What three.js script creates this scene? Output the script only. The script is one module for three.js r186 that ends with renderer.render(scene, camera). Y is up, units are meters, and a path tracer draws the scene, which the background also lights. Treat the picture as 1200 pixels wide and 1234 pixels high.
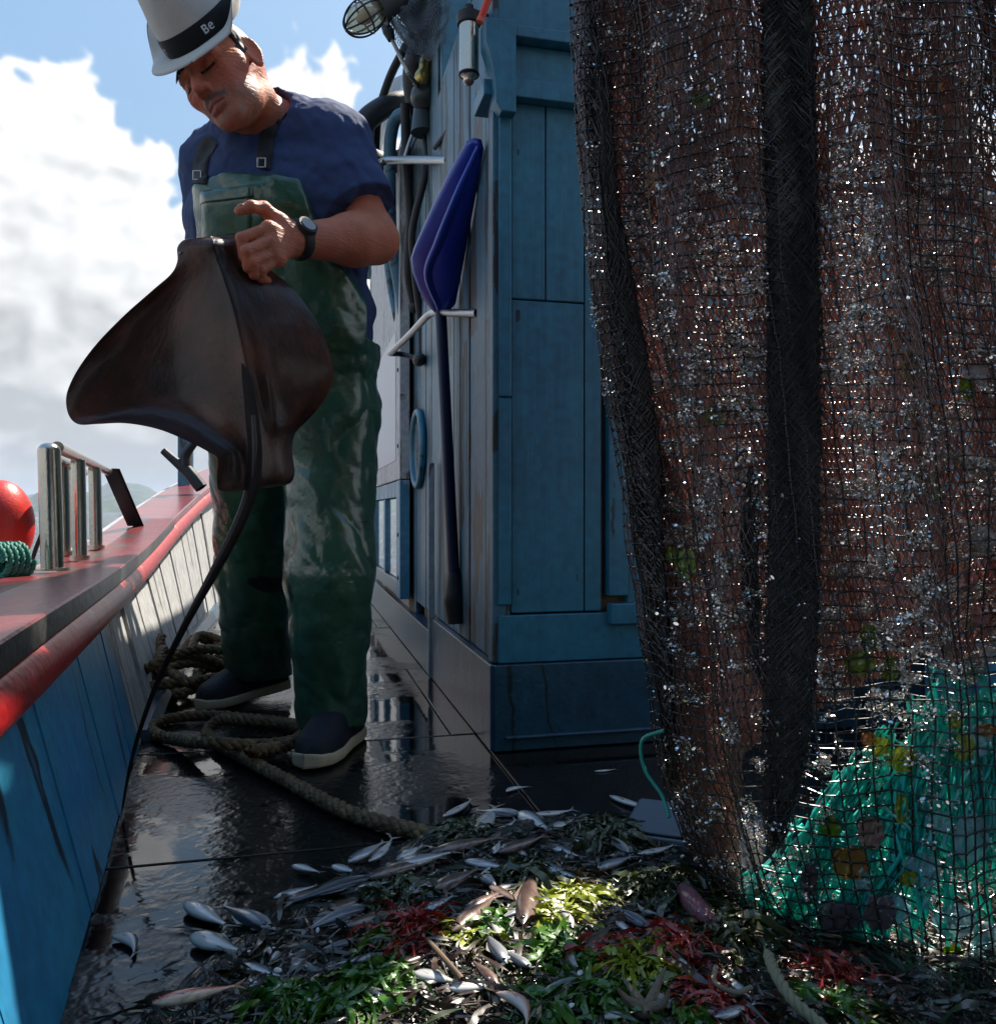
import * as THREE from 'three';
import { ImprovedNoise } from 'three/addons/math/ImprovedNoise.js';
import { RoundedBoxGeometry } from 'three/addons/geometries/RoundedBoxGeometry.js';
import { mergeGeometries } from 'three/addons/utils/BufferGeometryUtils.js';

// ---------------------------------------------------------------- camera, sky, sun, exposure
const V3 = THREE.Vector3, FPX = 1000, EYE = 0.54;
const scene = new THREE.Scene();
const camera = new THREE.PerspectiveCamera(2 * Math.atan(617 / FPX) * 180 / Math.PI, 995 / 1024, 0.02, 30000);
camera.position.set(0, EYE, 0);
camera.lookAt(0, EYE, -10);
camera.updateMatrixWorld();
const renderer = new THREE.WebGLRenderer({ antialias: true });
renderer.toneMapping = THREE.LinearToneMapping;
renderer.toneMappingExposure = 2.05;
renderer.shadowMap.enabled = true;

const SUN_AZ = 27 * Math.PI / 180, SUN_EL = 55 * Math.PI / 180;       // azimuth to the right of straight ahead
const sunDir = new V3(Math.sin(SUN_AZ) * Math.cos(SUN_EL), Math.sin(SUN_EL), -Math.cos(SUN_AZ) * Math.cos(SUN_EL));
const sun = new THREE.DirectionalLight(new THREE.Color(1.0, 0.92, 0.80), 5.0);
sun.position.copy(sunDir).multiplyScalar(30);
sun.castShadow = true;
sun.shadow.camera.left = sun.shadow.camera.bottom = -7; sun.shadow.camera.right = sun.shadow.camera.top = 7;
sun.shadow.camera.far = 60; sun.shadow.mapSize.set(2048, 2048); sun.shadow.radius = 1;
scene.add(sun); scene.add(sun.target);

// ---------------------------------------------------------------- noise, random
const perlin = new ImprovedNoise();
const pn = (x, y, z = 0) => perlin.noise(x, y, z);
function fbm(x, y, z, oct = 4) { let s = 0, a = 0.5; for (let i = 0; i < oct; i++) { s += a * pn(x, y, z + i * 7.3); x = x * 2.03 + 11.7; y = y * 2.03 + 5.1; z *= 2.03; a *= 0.5; } return s; }
function rng(seed) { let s = seed | 0; return () => { s = (s + 0x6d2b79f5) | 0; let t = Math.imul(s ^ (s >>> 15), 1 | s); t = (t + Math.imul(t ^ (t >>> 7), 61 | t)) ^ t; return ((t ^ (t >>> 14)) >>> 0) / 4294967296; }; }
const clamp = (x, a = 0, b = 1) => Math.min(b, Math.max(a, x));
const lerp = (a, b, t) => a + (b - a) * t;
const sstep = (a, b, x) => { const t = clamp((x - a) / (b - a)); return t * t * (3 - 2 * t); };
const table = (xs, ys) => (x) => { if (x <= xs[0]) return ys[0]; for (let i = 1; i < xs.length; i++) if (x <= xs[i]) return lerp(ys[i - 1], ys[i], (x - xs[i - 1]) / (xs[i] - xs[i - 1])); return ys[ys.length - 1]; };

// ---------------------------------------------------------------- the sky: blue air with a bank of cumulus, the same all the way round
{
  const W = 2048, Hh = 1024, data = new Float32Array(W * Hh * 4);
  const deg = Math.PI / 180, SKY = 0.70;
  const topAt = table([-180, -120, -70, -42, -34, -29.5, -27, -24, -21.5, -19.5, -17, -14, -11, -8.5, -4, 20, 60, 110, 180], [26, 17, 20, 22, 23, 25.6, 26.8, 25.3, 22, 21.5, 24, 27.3, 27.2, 25, 21, 24, 18, 27, 26]);
  const hgt = (ax, el) => {
    const x = ax / 9, y = el / 9;
    const b1 = 1 - Math.abs(pn(x * 1.1 + 3.1, y * 1.3, 1.7)) * 2, b2 = 1 - Math.abs(pn(x * 2.7, y * 2.9 + 4.2, 5.1)) * 2, b3 = 1 - Math.abs(pn(x * 6.1, y * 6.3, 9.4)) * 2;
    return 0.9 * (b1 - 0.5) + 0.55 * (b2 - 0.5) + 0.3 * (b3 - 0.5) + 0.32 * fbm(x * 9, y * 9, 2.2, 4);
  };
  for (let j = 0; j < Hh; j++) {
    const el = ((j + 0.5) / Hh - 0.5) * 180;
    for (let i = 0; i < W; i++) {
      const a = ((i + 0.5) / W - 0.5) * 2 * Math.PI;               // u = atan2(z, x) / 2pi + 0.5
      if (el < -7) { const o = (j * W + i) * 4; data[o] = 0.10; data[o + 1] = 0.14; data[o + 2] = 0.17; data[o + 3] = 1; continue; }
      let ax = Math.atan2(Math.cos(a), -Math.sin(a)) / deg;        // 0 straight ahead, + to the right
      const e = Math.max(el, 0);
      // clear air
      const t = Math.pow(clamp(e / 60), 0.7);
      let r = lerp(0.36, 0.125, t), g = lerp(0.50, 0.28, t), b = lerp(0.62, 0.55, t);
      const sxy = Math.cos((ax - SUN_AZ / deg) * deg) * Math.cos(e * deg) * Math.cos(SUN_EL) + Math.sin(e * deg) * Math.sin(SUN_EL);
      const glow = Math.pow(clamp(sxy), 6) * 0.35; r += glow; g += glow; b += glow * 0.9;
      // cumulus
      const wrap = Math.min(1, (180 - Math.abs(ax)) / 12);
      const h = hgt(ax, e * 1.15) * wrap, dens = (topAt(ax) - e) / 3.6 + h * 1.15 - 0.2;
      const small = fbm(ax / 16 + 40, e / 9, 3.3, 5) * 1.5 - 0.42 - clamp((e - 34) / 40) * 0.25;   // scattered small clouds higher up
      const al = sstep(0.0, 0.22, Math.max(dens, e > 24 ? small * 1.5 : -1));
      if (al > 0) {
        const h2 = hgt(ax + 0.75, (e + 0.95) * 1.15);
        const lit = clamp((h - h2) * 0.42 + 0.5);
        const deep = clamp((topAt(ax) - e) / 22);                  // the body below the crown is seen through more cloud
        const patch = fbm(ax / 12, e / 5.5, 7.7, 4);
        let v = lerp(0.78, 0.52, sstep(0.12, 0.8, deep)) + (lit - 0.5) * lerp(0.55, 0.34, deep) + patch * lerp(0.15, 0.38, deep);
        v = clamp(v, 0.28, 0.86);
        const cool = clamp(0.78 - v) * 0.6;
        const cr = v * (1 - cool * 0.30), cg = v * (1 - cool * 0.14), cb = v * (1 + cool * 0.02);
        r = lerp(r, cr, al); g = lerp(g, cg, al); b = lerp(b, cb, al);
      }
      const hz = Math.exp(-e / 2.2) * 0.65; r = lerp(r, 0.50, hz); g = lerp(g, 0.55, hz); b = lerp(b, 0.59, hz);
      if (el < 0) { const k = clamp(-el / 6); r = lerp(r, 0.10, k); g = lerp(g, 0.14, k); b = lerp(b, 0.17, k); }
      const o = (j * W + i) * 4; data[o] = r * SKY; data[o + 1] = g * SKY; data[o + 2] = b * SKY; data[o + 3] = 1;
    }
  }
  const tex = new THREE.DataTexture(data, W, Hh, THREE.RGBAFormat, THREE.FloatType);
  tex.mapping = THREE.EquirectangularReflectionMapping; tex.magFilter = tex.minFilter = THREE.LinearFilter; tex.wrapS = THREE.RepeatWrapping; tex.needsUpdate = true;
  scene.background = tex; scene.environment = tex;
}

// ---------------------------------------------------------------- helpers
// a photo pixel and a distance ahead give a point; deck() takes the distance from the deck it lies on
const P = (px, py, d) => new V3((px - 600) / FPX * d, EYE - (py - 617) / FPX * d, -d);
const deckAt = (px, py, y = 0) => P(px, py, (EYE - y) * FPX / (py - 617));
const used = new Map();
function numbered(n) { const k = used.get(n) || 0; used.set(n, k + 1); return k ? n + '_' + String(k).padStart(3, '0') : n; }
function shade(o) { o.traverse((m) => { if (m.isMesh) { m.castShadow = true; m.receiveShadow = true; } }); return o; }
function tag(o, label, category, group, kind) { if (label) o.userData.label = label; if (category) o.userData.category = category; if (group) o.userData.group = group; if (kind) o.userData.kind = kind; return o; }
function thing(name, label, category, pos, group) { const g = new THREE.Group(); g.name = numbered(name); if (pos) g.position.copy(pos); scene.add(g); return tag(g, label, category, group); }
function part(name, geo, mat, parent) { const m = new THREE.Mesh(geo, mat); m.name = name; m.castShadow = m.receiveShadow = true; parent.add(m); return m; }
function single(name, geo, mat, label, category, group, kind) { const m = new THREE.Mesh(geo, mat); m.name = numbered(name); m.castShadow = m.receiveShadow = true; scene.add(m); return tag(m, label, category, group, kind); }
function copyOf(o, label, group) { const c = o.clone(); c.name = numbered(o.name.replace(/_\d{3}$/, '')); c.userData = { ...o.userData }; if (label) c.userData.label = label; if (group) c.userData.group = group; scene.add(c); return c; }
function merge(list) { return mergeGeometries(list.map((g) => { const q = g.index ? g.toNonIndexed() : g.clone(); for (const k of Object.keys(q.attributes)) if (!['position', 'normal', 'uv', 'color'].includes(k)) q.deleteAttribute(k); return q; }), false); }
function boxUV(geo, s = 1) {
  const g = geo.index ? geo.toNonIndexed() : geo, p = g.attributes.position, n = g.attributes.normal, uv = new Float32Array(p.count * 2);
  for (let i = 0; i < p.count; i++) {
    const ax = Math.abs(n.getX(i)), ay = Math.abs(n.getY(i)), az = Math.abs(n.getZ(i));
    let u, v; if (ay > ax && ay > az) { u = p.getX(i); v = p.getZ(i); } else if (ax > az) { u = p.getZ(i); v = p.getY(i); } else { u = p.getX(i); v = p.getY(i); }
    uv[2 * i] = u * s; uv[2 * i + 1] = v * s;
  }
  g.setAttribute('uv', new THREE.BufferAttribute(uv, 2)); return g;
}
function box(w, h, d, x = 0, y = 0, z = 0, r = 0.003) { const g = new RoundedBoxGeometry(w, h, d, 1, Math.min(r, w / 2.2, h / 2.2, d / 2.2)); g.translate(x, y, z); return boxUV(g); }
function tube(pts, r, seg = 40, rad = 8, closed = false) { return new THREE.TubeGeometry(new THREE.CatmullRomCurve3(pts, closed, 'centripetal'), seg, r, rad, closed); }
function rod(a, b, r, rad = 10, r2 = r) { const dv = b.clone().sub(a), g = new THREE.CylinderGeometry(r2, r, dv.length(), rad); g.applyQuaternion(new THREE.Quaternion().setFromUnitVectors(new V3(0, 1, 0), dv.clone().normalize())); g.translate((a.x + b.x) / 2, (a.y + b.y) / 2, (a.z + b.z) / 2); return g; }
function taperTube(pts, radii, seg = 40, rad = 8) {
  const c = new THREE.CatmullRomCurve3(pts, false, 'centripetal'), g = new THREE.TubeGeometry(c, seg, 1, rad), p = g.attributes.position;
  for (let i = 0; i <= seg; i++) { const t = i / seg, q = c.getPointAt(t), r = typeof radii === 'function' ? radii(t) : table(radii.map((_, k) => k / (radii.length - 1)), radii)(t); for (let j = 0; j <= rad; j++) { const k = i * (rad + 1) + j; p.setXYZ(k, q.x + (p.getX(k) - q.x) * r, q.y + (p.getY(k) - q.y) * r, q.z + (p.getZ(k) - q.z) * r); } }
  g.computeVertexNormals(); return g;
}
function gridGeo(nu, nv, f, closedU = false) {                       // a sheet f(u, v) -> V3
  const pos = [], uv = [], idx = [];
  for (let j = 0; j <= nv; j++) for (let i = 0; i <= nu; i++) { const q = f(i / nu, j / nv); pos.push(q.x, q.y, q.z); uv.push(q.u ?? i / nu, q.v ?? j / nv); }
  for (let j = 0; j < nv; j++) for (let i = 0; i < nu; i++) { const a = j * (nu + 1) + i, b = a + 1, c = a + nu + 1, d = c + 1; idx.push(a, c, b, b, c, d); }
  const g = new THREE.BufferGeometry(); g.setAttribute('position', new THREE.Float32BufferAttribute(pos, 3)); g.setAttribute('uv', new THREE.Float32BufferAttribute(uv, 2)); g.setIndex(idx); g.computeVertexNormals(); return g;
}
class Strands {                                                      // many thin three-sided cords joined into one geometry
  constructor() { this.p = []; this.i = []; this.n = []; }
  line(pts, r) {
    const base = this.p.length / 3, t = new V3(), a = new V3(), b = new V3(), N = pts.length;
    for (let k = 0; k < N; k++) {
      t.subVectors(pts[Math.min(k + 1, N - 1)], pts[Math.max(k - 1, 0)]).normalize();
      if (k === 0) { a.set(0.31, 0.2, 0.93); }
      a.addScaledVector(t, -a.dot(t)).normalize(); b.crossVectors(t, a);
      const rr = typeof r === 'function' ? r(k / (N - 1)) : r;
      for (let s = 0; s < 3; s++) { const c = Math.cos(s * 2.0944), n = Math.sin(s * 2.0944); const x = a.x * c + b.x * n, y = a.y * c + b.y * n, z = a.z * c + b.z * n; this.p.push(pts[k].x + x * rr, pts[k].y + y * rr, pts[k].z + z * rr); this.n.push(x, y, z); }
    }
    for (let k = 0; k < N - 1; k++) for (let s = 0; s < 3; s++) { const q = base + k * 3 + s, w = base + k * 3 + (s + 1) % 3; this.i.push(q, w, q + 3, w, w + 3, q + 3); }
  }
  get geo() { const g = new THREE.BufferGeometry(); g.setAttribute('position', new THREE.BufferAttribute(new Float32Array(this.p), 3)); g.setAttribute('normal', new THREE.BufferAttribute(new Float32Array(this.n), 3)); g.setIndex(new THREE.BufferAttribute(new Uint32Array(this.i), 1)); return g; }
}
function ropeGeo(pts, R, pitch, closed = false, rad = 6) {           // three laid strands
  const c = new THREE.CatmullRomCurve3(pts, closed, 'centripetal'), L = c.getLength(), n = Math.max(12, Math.ceil(L / (pitch / 5))), out = [];
  const a = new V3(0, 1, 0.01), b = new V3();
  const P0 = [], A = [], B = [];
  for (let i = 0; i <= n; i++) { const t = i / n, q = c.getPointAt(t), tg = c.getTangentAt(t); a.addScaledVector(tg, -a.dot(tg)).normalize(); b.crossVectors(tg, a); P0.push(q); A.push(a.clone()); B.push(b.clone()); }
  for (let s = 0; s < 3; s++) {
    const q = P0.map((p, i) => { const th = i / n * L / pitch * 2 * Math.PI + s * 2.0944; return p.clone().addScaledVector(A[i], Math.cos(th) * R * 0.5).addScaledVector(B[i], Math.sin(th) * R * 0.5); });
    const pos = [], nor = [], idx = [], uv = [];
    for (let i = 0; i <= n; i++) {
      const tg = q[Math.min(n, i + 1)].clone().sub(q[Math.max(0, i - 1)]).normalize(), x = A[i].clone().addScaledVector(tg, -A[i].dot(tg)).normalize(), y = new V3().crossVectors(tg, x);
      for (let j = 0; j <= rad; j++) { const th = j / rad * 2 * Math.PI, nx = x.clone().multiplyScalar(Math.cos(th)).addScaledVector(y, Math.sin(th)); pos.push(q[i].x + nx.x * R * 0.56, q[i].y + nx.y * R * 0.56, q[i].z + nx.z * R * 0.56); nor.push(nx.x, nx.y, nx.z); uv.push(i / n * L * 6 + j * 0.02, j / rad * 0.3); }
    }
    for (let i = 0; i < n; i++) for (let j = 0; j < rad; j++) { const p = i * (rad + 1) + j; idx.push(p, p + 1, p + rad + 1, p + 1, p + rad + 2, p + rad + 1); }
    const g = new THREE.BufferGeometry(); g.setAttribute('position', new THREE.Float32BufferAttribute(pos, 3)); g.setAttribute('normal', new THREE.Float32BufferAttribute(nor, 3)); g.setAttribute('uv', new THREE.Float32BufferAttribute(uv, 2)); g.setIndex(idx); out.push(g);
  }
  return merge(out);
}
// signed distance pieces and a surface-nets mesher
const smin = (a, b, k) => { const h = Math.max(k - Math.abs(a - b), 0) / k; return Math.min(a, b) - h * h * k * 0.25; };
const smax = (a, b, k) => -smin(-a, -b, k);
function cone(p, a, b, r1, r2) { const bx = b.x - a.x, by = b.y - a.y, bz = b.z - a.z, px = p.x - a.x, py = p.y - a.y, pz = p.z - a.z; const t = clamp((px * bx + py * by + pz * bz) / (bx * bx + by * by + bz * bz + 1e-12)); const dx = px - bx * t, dy = py - by * t, dz = pz - bz * t; return Math.sqrt(dx * dx + dy * dy + dz * dz) - (r1 + (r2 - r1) * t); }
function ell(p, cx, cy, cz, rx, ry, rz) { const x = (p.x - cx) / rx, y = (p.y - cy) / ry, z = (p.z - cz) / rz, k0 = Math.hypot(x, y, z), k1 = Math.hypot(x / rx, y / ry, z / rz); return k1 < 1e-9 ? -Math.min(rx, ry, rz) : k0 * (k0 - 1) / k1; }
function meshSDF(sdf, lo, hi, cell, colour) {
  const n = [0, 1, 2].map((k) => Math.ceil((hi.getComponent(k) - lo.getComponent(k)) / cell) + 1), [nx, ny, nz] = n;
  const val = new Float32Array(nx * ny * nz), q = new V3(), at = (i, j, k) => i + nx * (j + ny * k), BL = 4;
  for (let k0 = 0; k0 < nz; k0 += BL) for (let j0 = 0; j0 < ny; j0 += BL) for (let i0 = 0; i0 < nx; i0 += BL) {
    q.set(lo.x + (i0 + 1.5) * cell, lo.y + (j0 + 1.5) * cell, lo.z + (k0 + 1.5) * cell); const c = sdf(q), far = Math.abs(c) > cell * BL * 1.35;
    for (let k = k0; k < Math.min(nz, k0 + BL); k++) for (let j = j0; j < Math.min(ny, j0 + BL); j++) for (let i = i0; i < Math.min(nx, i0 + BL); i++) val[at(i, j, k)] = far ? c : sdf(q.set(lo.x + i * cell, lo.y + j * cell, lo.z + k * cell));
  }
  const vid = new Int32Array(nx * ny * nz).fill(-1), pos = [], idx = [];
  const E = [[0, 1], [2, 3], [4, 5], [6, 7], [0, 2], [1, 3], [4, 6], [5, 7], [0, 4], [1, 5], [2, 6], [3, 7]];
  for (let k = 0; k < nz - 1; k++) for (let j = 0; j < ny - 1; j++) for (let i = 0; i < nx - 1; i++) {
    const v = []; let m = 0; for (let c = 0; c < 8; c++) { v[c] = val[at(i + (c & 1), j + ((c >> 1) & 1), k + (c >> 2))]; if (v[c] < 0) m |= 1 << c; }
    if (m === 0 || m === 255) continue;
    let x = 0, y = 0, z = 0, cnt = 0;
    for (const [a, b] of E) if ((v[a] < 0) !== (v[b] < 0)) { const t = v[a] / (v[a] - v[b]); x += (a & 1) + ((b & 1) - (a & 1)) * t; y += ((a >> 1) & 1) + (((b >> 1) & 1) - ((a >> 1) & 1)) * t; z += (a >> 2) + ((b >> 2) - (a >> 2)) * t; cnt++; }
    vid[at(i, j, k)] = pos.length / 3; pos.push(lo.x + (i + x / cnt) * cell, lo.y + (j + y / cnt) * cell, lo.z + (k + z / cnt) * cell);
  }
  const quad = (a, b, c, d, f) => { if (a < 0 || b < 0 || c < 0 || d < 0) return; f ? idx.push(a, b, c, a, c, d) : idx.push(a, c, b, a, d, c); };
  for (let k = 1; k < nz - 1; k++) for (let j = 1; j < ny - 1; j++) for (let i = 1; i < nx - 1; i++) {
    const s = val[at(i, j, k)] < 0;
    if (s !== (val[at(i + 1, j, k)] < 0)) quad(vid[at(i, j - 1, k - 1)], vid[at(i, j, k - 1)], vid[at(i, j, k)], vid[at(i, j - 1, k)], s);
    if (s !== (val[at(i, j + 1, k)] < 0)) quad(vid[at(i - 1, j, k - 1)], vid[at(i - 1, j, k)], vid[at(i, j, k)], vid[at(i, j, k - 1)], s);
    if (s !== (val[at(i, j, k + 1)] < 0)) quad(vid[at(i - 1, j - 1, k)], vid[at(i, j - 1, k)], vid[at(i, j, k)], vid[at(i - 1, j, k)], s);
  }
  const nor = new Float32Array(pos.length), uv = new Float32Array(pos.length / 3 * 2), e = cell * 0.5, col = colour ? new Float32Array(pos.length) : null, o = new V3();
  for (let i = 0; i < pos.length; i += 3) {
    const [x, y, z] = [pos[i], pos[i + 1], pos[i + 2]];
    o.set(sdf(q.set(x + e, y, z)) - sdf(q.set(x - e, y, z)), sdf(q.set(x, y + e, z)) - sdf(q.set(x, y - e, z)), sdf(q.set(x, y, z + e)) - sdf(q.set(x, y, z - e))).normalize();
    nor[i] = o.x; nor[i + 1] = o.y; nor[i + 2] = o.z; uv[i / 3 * 2] = x + z * 0.6; uv[i / 3 * 2 + 1] = y;
    if (col) { const c = colour(q.set(x, y, z), o); col[i] = c[0]; col[i + 1] = c[1]; col[i + 2] = c[2]; }
  }
  const g = new THREE.BufferGeometry(); g.setAttribute('position', new THREE.Float32BufferAttribute(pos, 3)); g.setAttribute('normal', new THREE.BufferAttribute(nor, 3)); g.setAttribute('uv', new THREE.BufferAttribute(uv, 2));
  if (col) g.setAttribute('color', new THREE.BufferAttribute(col, 3)); g.setIndex(idx); return g;
}
function seen(sdf, px, py, d0 = 0.9, d1 = 3.2) { let d = d0; const q = new V3(); for (let i = 0; i < 220; i++) { q.copy(P(px, py, d)); const s = sdf(q); if (s < 0.0006) return q.clone(); d += Math.max(s * 0.6, 0.0008); if (d > d1) return null; } return null; }

// ---------------------------------------------------------------- textures and materials
function tnoise(x, y, per, seed) { // tileable noise on a torus of `per` cells
  const xi = Math.floor(x), yi = Math.floor(y), fx = x - xi, fy = y - yi, h = (a, b) => { let n = ((((a % per) + per) % per) * 374761393 + (((b % per) + per) % per) * 668265263 + seed * 982451653) | 0; n = Math.imul(n ^ (n >>> 13), 1274126177); return ((n ^ (n >>> 16)) >>> 0) / 4294967296; };
  const u = fx * fx * (3 - 2 * fx), v = fy * fy * (3 - 2 * fy); return lerp(lerp(h(xi, yi), h(xi + 1, yi), u), lerp(h(xi, yi + 1), h(xi + 1, yi + 1), u), v);
}
function tfbm(u, v, per, seed, oct = 5, sy = 1) { let s = 0, a = 0.5, n = 0; for (let i = 0; i < oct; i++) { s += a * tnoise(u * per, v * per * sy, per, seed + i); n += a; a *= 0.55; per *= 2; } return s / n; }
function tex(size, fn, { srgb = true, rep = 1, repY = rep } = {}) {
  const d = new Uint8Array(size * size * 4);
  for (let j = 0; j < size; j++) for (let i = 0; i < size; i++) { const c = fn(i / size, j / size), o = (j * size + i) * 4; if (typeof c === 'number') { d[o] = d[o + 1] = d[o + 2] = clamp(c) * 255; } else { d[o] = clamp(c[0]) * 255; d[o + 1] = clamp(c[1]) * 255; d[o + 2] = clamp(c[2]) * 255; } d[o + 3] = 255; }
  const t = new THREE.DataTexture(d, size, size); t.wrapS = t.wrapT = THREE.RepeatWrapping; t.magFilter = THREE.LinearFilter; t.minFilter = THREE.LinearMipmapLinearFilter; t.generateMipmaps = true; if (srgb) t.colorSpace = THREE.SRGBColorSpace; t.repeat.set(rep, repY); t.needsUpdate = true; return t;
}
const mix3 = (a, b, t) => [lerp(a[0], b[0], t), lerp(a[1], b[1], t), lerp(a[2], b[2], t)];
const lin = (r, g, b) => new THREE.Color().setRGB(r, g, b);
const M = (o) => new THREE.MeshStandardMaterial(o), MP = (o) => new THREE.MeshPhysicalMaterial(o);
const grainBump = tex(256, (u, v) => tfbm(u, v, 8, 3, 5) * 0.6 + 0.4 * tfbm(u, v, 64, 5, 2), { srgb: false, rep: 2 });
const woodBump = tex(512, (u, v) => 0.7 * tfbm(u * 1, v * 0.06, 64, 12, 3) + 0.3 * tfbm(u, v, 16, 4, 4), { srgb: false, rep: 1.4 });
// painted boards: brush streaks along the board, chips and thin cracks of bare dark wood, grime
function paintTex(base, alt, bare, seed, chip = 0.74, crack = 0.03) {
  return tex(384, (u, v) => {
    const st = tfbm(u, v * 0.05, 48, seed, 3), big = tfbm(u, v, 4, seed + 9, 5), gr = tfbm(u, v * 0.35, 16, seed + 4, 5);
    let c = mix3(base, alt, clamp(big * 1.4 - 0.25 + (st - 0.5) * 0.7));
    const w = Math.abs(tfbm(u + (big - 0.5) * 0.10, v * 0.10, 6, seed + 21, 3) - 0.5);
    if (w < crack * 0.28) c = mix3(c, bare, 0.85); else if (w < crack * 0.5) c = mix3(c, bare, 0.35);
    if (gr * 0.7 + st * 0.3 > chip) c = mix3(c, bare, 0.8);
    const k = 0.9 + 0.2 * (tfbm(u, v, 64, seed + 2, 2) - 0.5); return [c[0] * k, c[1] * k, c[2] * k];
  });
}
const mat = {};
mat.bluePaint = MP({ map: paintTex([0.17, 0.57, 0.70], [0.18, 0.50, 0.72], [0.05, 0.12, 0.17], 3, 0.84, 0.035), roughness: 0.5, bumpMap: woodBump, bumpScale: 0.002, clearcoat: 0.25, clearcoatRoughness: 0.35 });
mat.whitePaint = M({ map: paintTex([0.80, 0.80, 0.79], [0.74, 0.74, 0.74], [0.42, 0.40, 0.38], 17, 0.80, 0.02), roughness: 0.5, bumpMap: woodBump, bumpScale: 0.0015 });
mat.redPaint = MP({ map: paintTex([0.74, 0.06, 0.06], [0.62, 0.04, 0.05], [0.74, 0.56, 0.50], 29, 0.74, 0.012), roughness: 0.42, bumpMap: grainBump, bumpScale: 0.003, clearcoat: 0.4, clearcoatRoughness: 0.3 });
mat.capRed = MP({ map: paintTex([0.60, 0.14, 0.16], [0.46, 0.20, 0.22], [0.30, 0.28, 0.28], 41, 0.62, 0.05), roughness: 0.35, bumpMap: grainBump, bumpScale: 0.002, clearcoat: 0.6, clearcoatRoughness: 0.2 });
mat.wornSteel = M({ map: tex(256, (u, v) => { const k = 0.30 + 0.25 * (tfbm(u, v, 6, 51, 6) - 0.5) + 0.12 * (tfbm(u, v, 64, 8, 2) - 0.5), a = tfbm(u, v, 3, 57, 6), e = sstep(0.52, 0.58, a); return mix3([k * 1.02, k, k * 0.98], [0.52 * (0.6 + k), 0.20 * (0.6 + k), 0.21 * (0.6 + k)], e * 0.85); }), roughness: 0.34, metalness: 0.25, bumpMap: grainBump, bumpScale: 0.002 });
mat.steel = M({ color: lin(0.55, 0.49, 0.40), roughness: 0.2, roughnessMap: tex(256, (u, v) => 0.6 + 0.8 * tfbm(u, v, 10, 91, 5), { srgb: false, rep: 3 }), metalness: 1, bumpMap: grainBump, bumpScale: 0.0004 });
mat.dullSteel = M({ color: lin(0.42, 0.43, 0.43), roughness: 0.34, metalness: 1, bumpMap: grainBump, bumpScale: 0.001 });
mat.cabinBlue = MP({ map: paintTex([0.17, 0.49, 0.59], [0.13, 0.41, 0.52], [0.08, 0.14, 0.17], 63, 0.71, 0.04), roughness: 0.45, bumpMap: woodBump, bumpScale: 0.0014, clearcoat: 0.2, clearcoatRoughness: 0.4 });
mat.cabinGrey = M({ map: paintTex([0.34, 0.52, 0.60], [0.27, 0.43, 0.50], [0.16, 0.17, 0.18], 77, 0.72, 0.05), roughness: 0.45, bumpMap: woodBump, bumpScale: 0.002 });
mat.cabinWorn = M({ map: paintTex([0.30, 0.50, 0.58], [0.26, 0.43, 0.51], [0.22, 0.19, 0.18], 83, 0.60, 0.10), roughness: 0.5, bumpMap: woodBump, bumpScale: 0.003 });
mat.plinth = MP({ map: paintTex([0.17, 0.34, 0.43], [0.14, 0.27, 0.35], [0.10, 0.12, 0.13], 91, 0.74, 0.03), roughness: 0.33, bumpMap: grainBump, bumpScale: 0.002, clearcoat: 0.3, clearcoatRoughness: 0.3 });
mat.timber = M({ color: lin(0.16, 0.11, 0.07), roughness: 0.8 });
mat.black = M({ color: lin(0.012, 0.012, 0.014), roughness: 0.5 });
mat.rubber = M({ color: lin(0.018, 0.017, 0.018), roughness: 0.55, bumpMap: grainBump, bumpScale: 0.001 });

// ================================================================ the setting: sea, hills, deck
{
  const g = new THREE.PlaneGeometry(24000, 24000, 1, 1); g.rotateX(-Math.PI / 2); g.translate(0, -1.0, -6000);
  const uv = g.attributes.uv; for (let i = 0; i < uv.count; i++) uv.setXY(i, uv.getX(i) * 3000, uv.getY(i) * 3000);
  const waves = tex(512, (u, v) => 0.6 * tfbm(u, v, 8, 7, 4) + 0.4 * (1 - Math.abs(tfbm(u, v, 16, 3, 4) * 2 - 1)), { srgb: false });
  const m = M({ color: lin(0.022, 0.045, 0.058), roughness: 0.18, bumpMap: waves, bumpScale: 0.7 });
  tag(single('sea', g, m, 'grey blue open water beyond the gunwale', 'sea'), null, null, null, 'structure');
  // hills on the far shore
  const hill = (name, dist, a0, a1, hmax, seed, col) => {
    const geo = gridGeo(150, 14, (u, v) => {
      const az = lerp(a0, a1, u) * Math.PI / 180, env = Math.sin(Math.PI * clamp(u * 0.96 + 0.02)) ** 0.6;
      const ridge = hmax * env * (0.62 + 0.6 * fbm(u * 26 + seed, seed, 0.3, 5) + 0.9 * fbm(u * 9.2, seed * 3, 1.3, 3));
      const t = Math.sin(Math.min(1, v * 1.25) * Math.PI / 2), y = -2 + (ridge + 2) * t * (1 + 0.16 * fbm(u * 30, v * 5, seed, 4));
      const r = dist + v * hmax * 3.4; return new V3(Math.sin(az) * r, y, -Math.cos(az) * r);
    });
    const hm = M({ map: tex(256, (u, v) => { const k = tfbm(u, v, 12, seed + 5, 5); return mix3([0.20, 0.26, 0.20], [0.34, 0.36, 0.28], clamp(k * 2 - 0.5)); }, { rep: 6, repY: 2 }), roughness: 1 });
    tag(single(name, geo, hm, 'low wooded hills on the far shore', 'hills'), null, null, null, 'structure');
  };
  hill('hill', 3600, -42, -14, 105, 3, 0);
  hill('hill', 5200, -58, 30, 215, 11, 0);
  scene.fog = new THREE.FogExp2(new THREE.Color(0.56, 0.68, 0.86), 0.00010);
}
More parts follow.
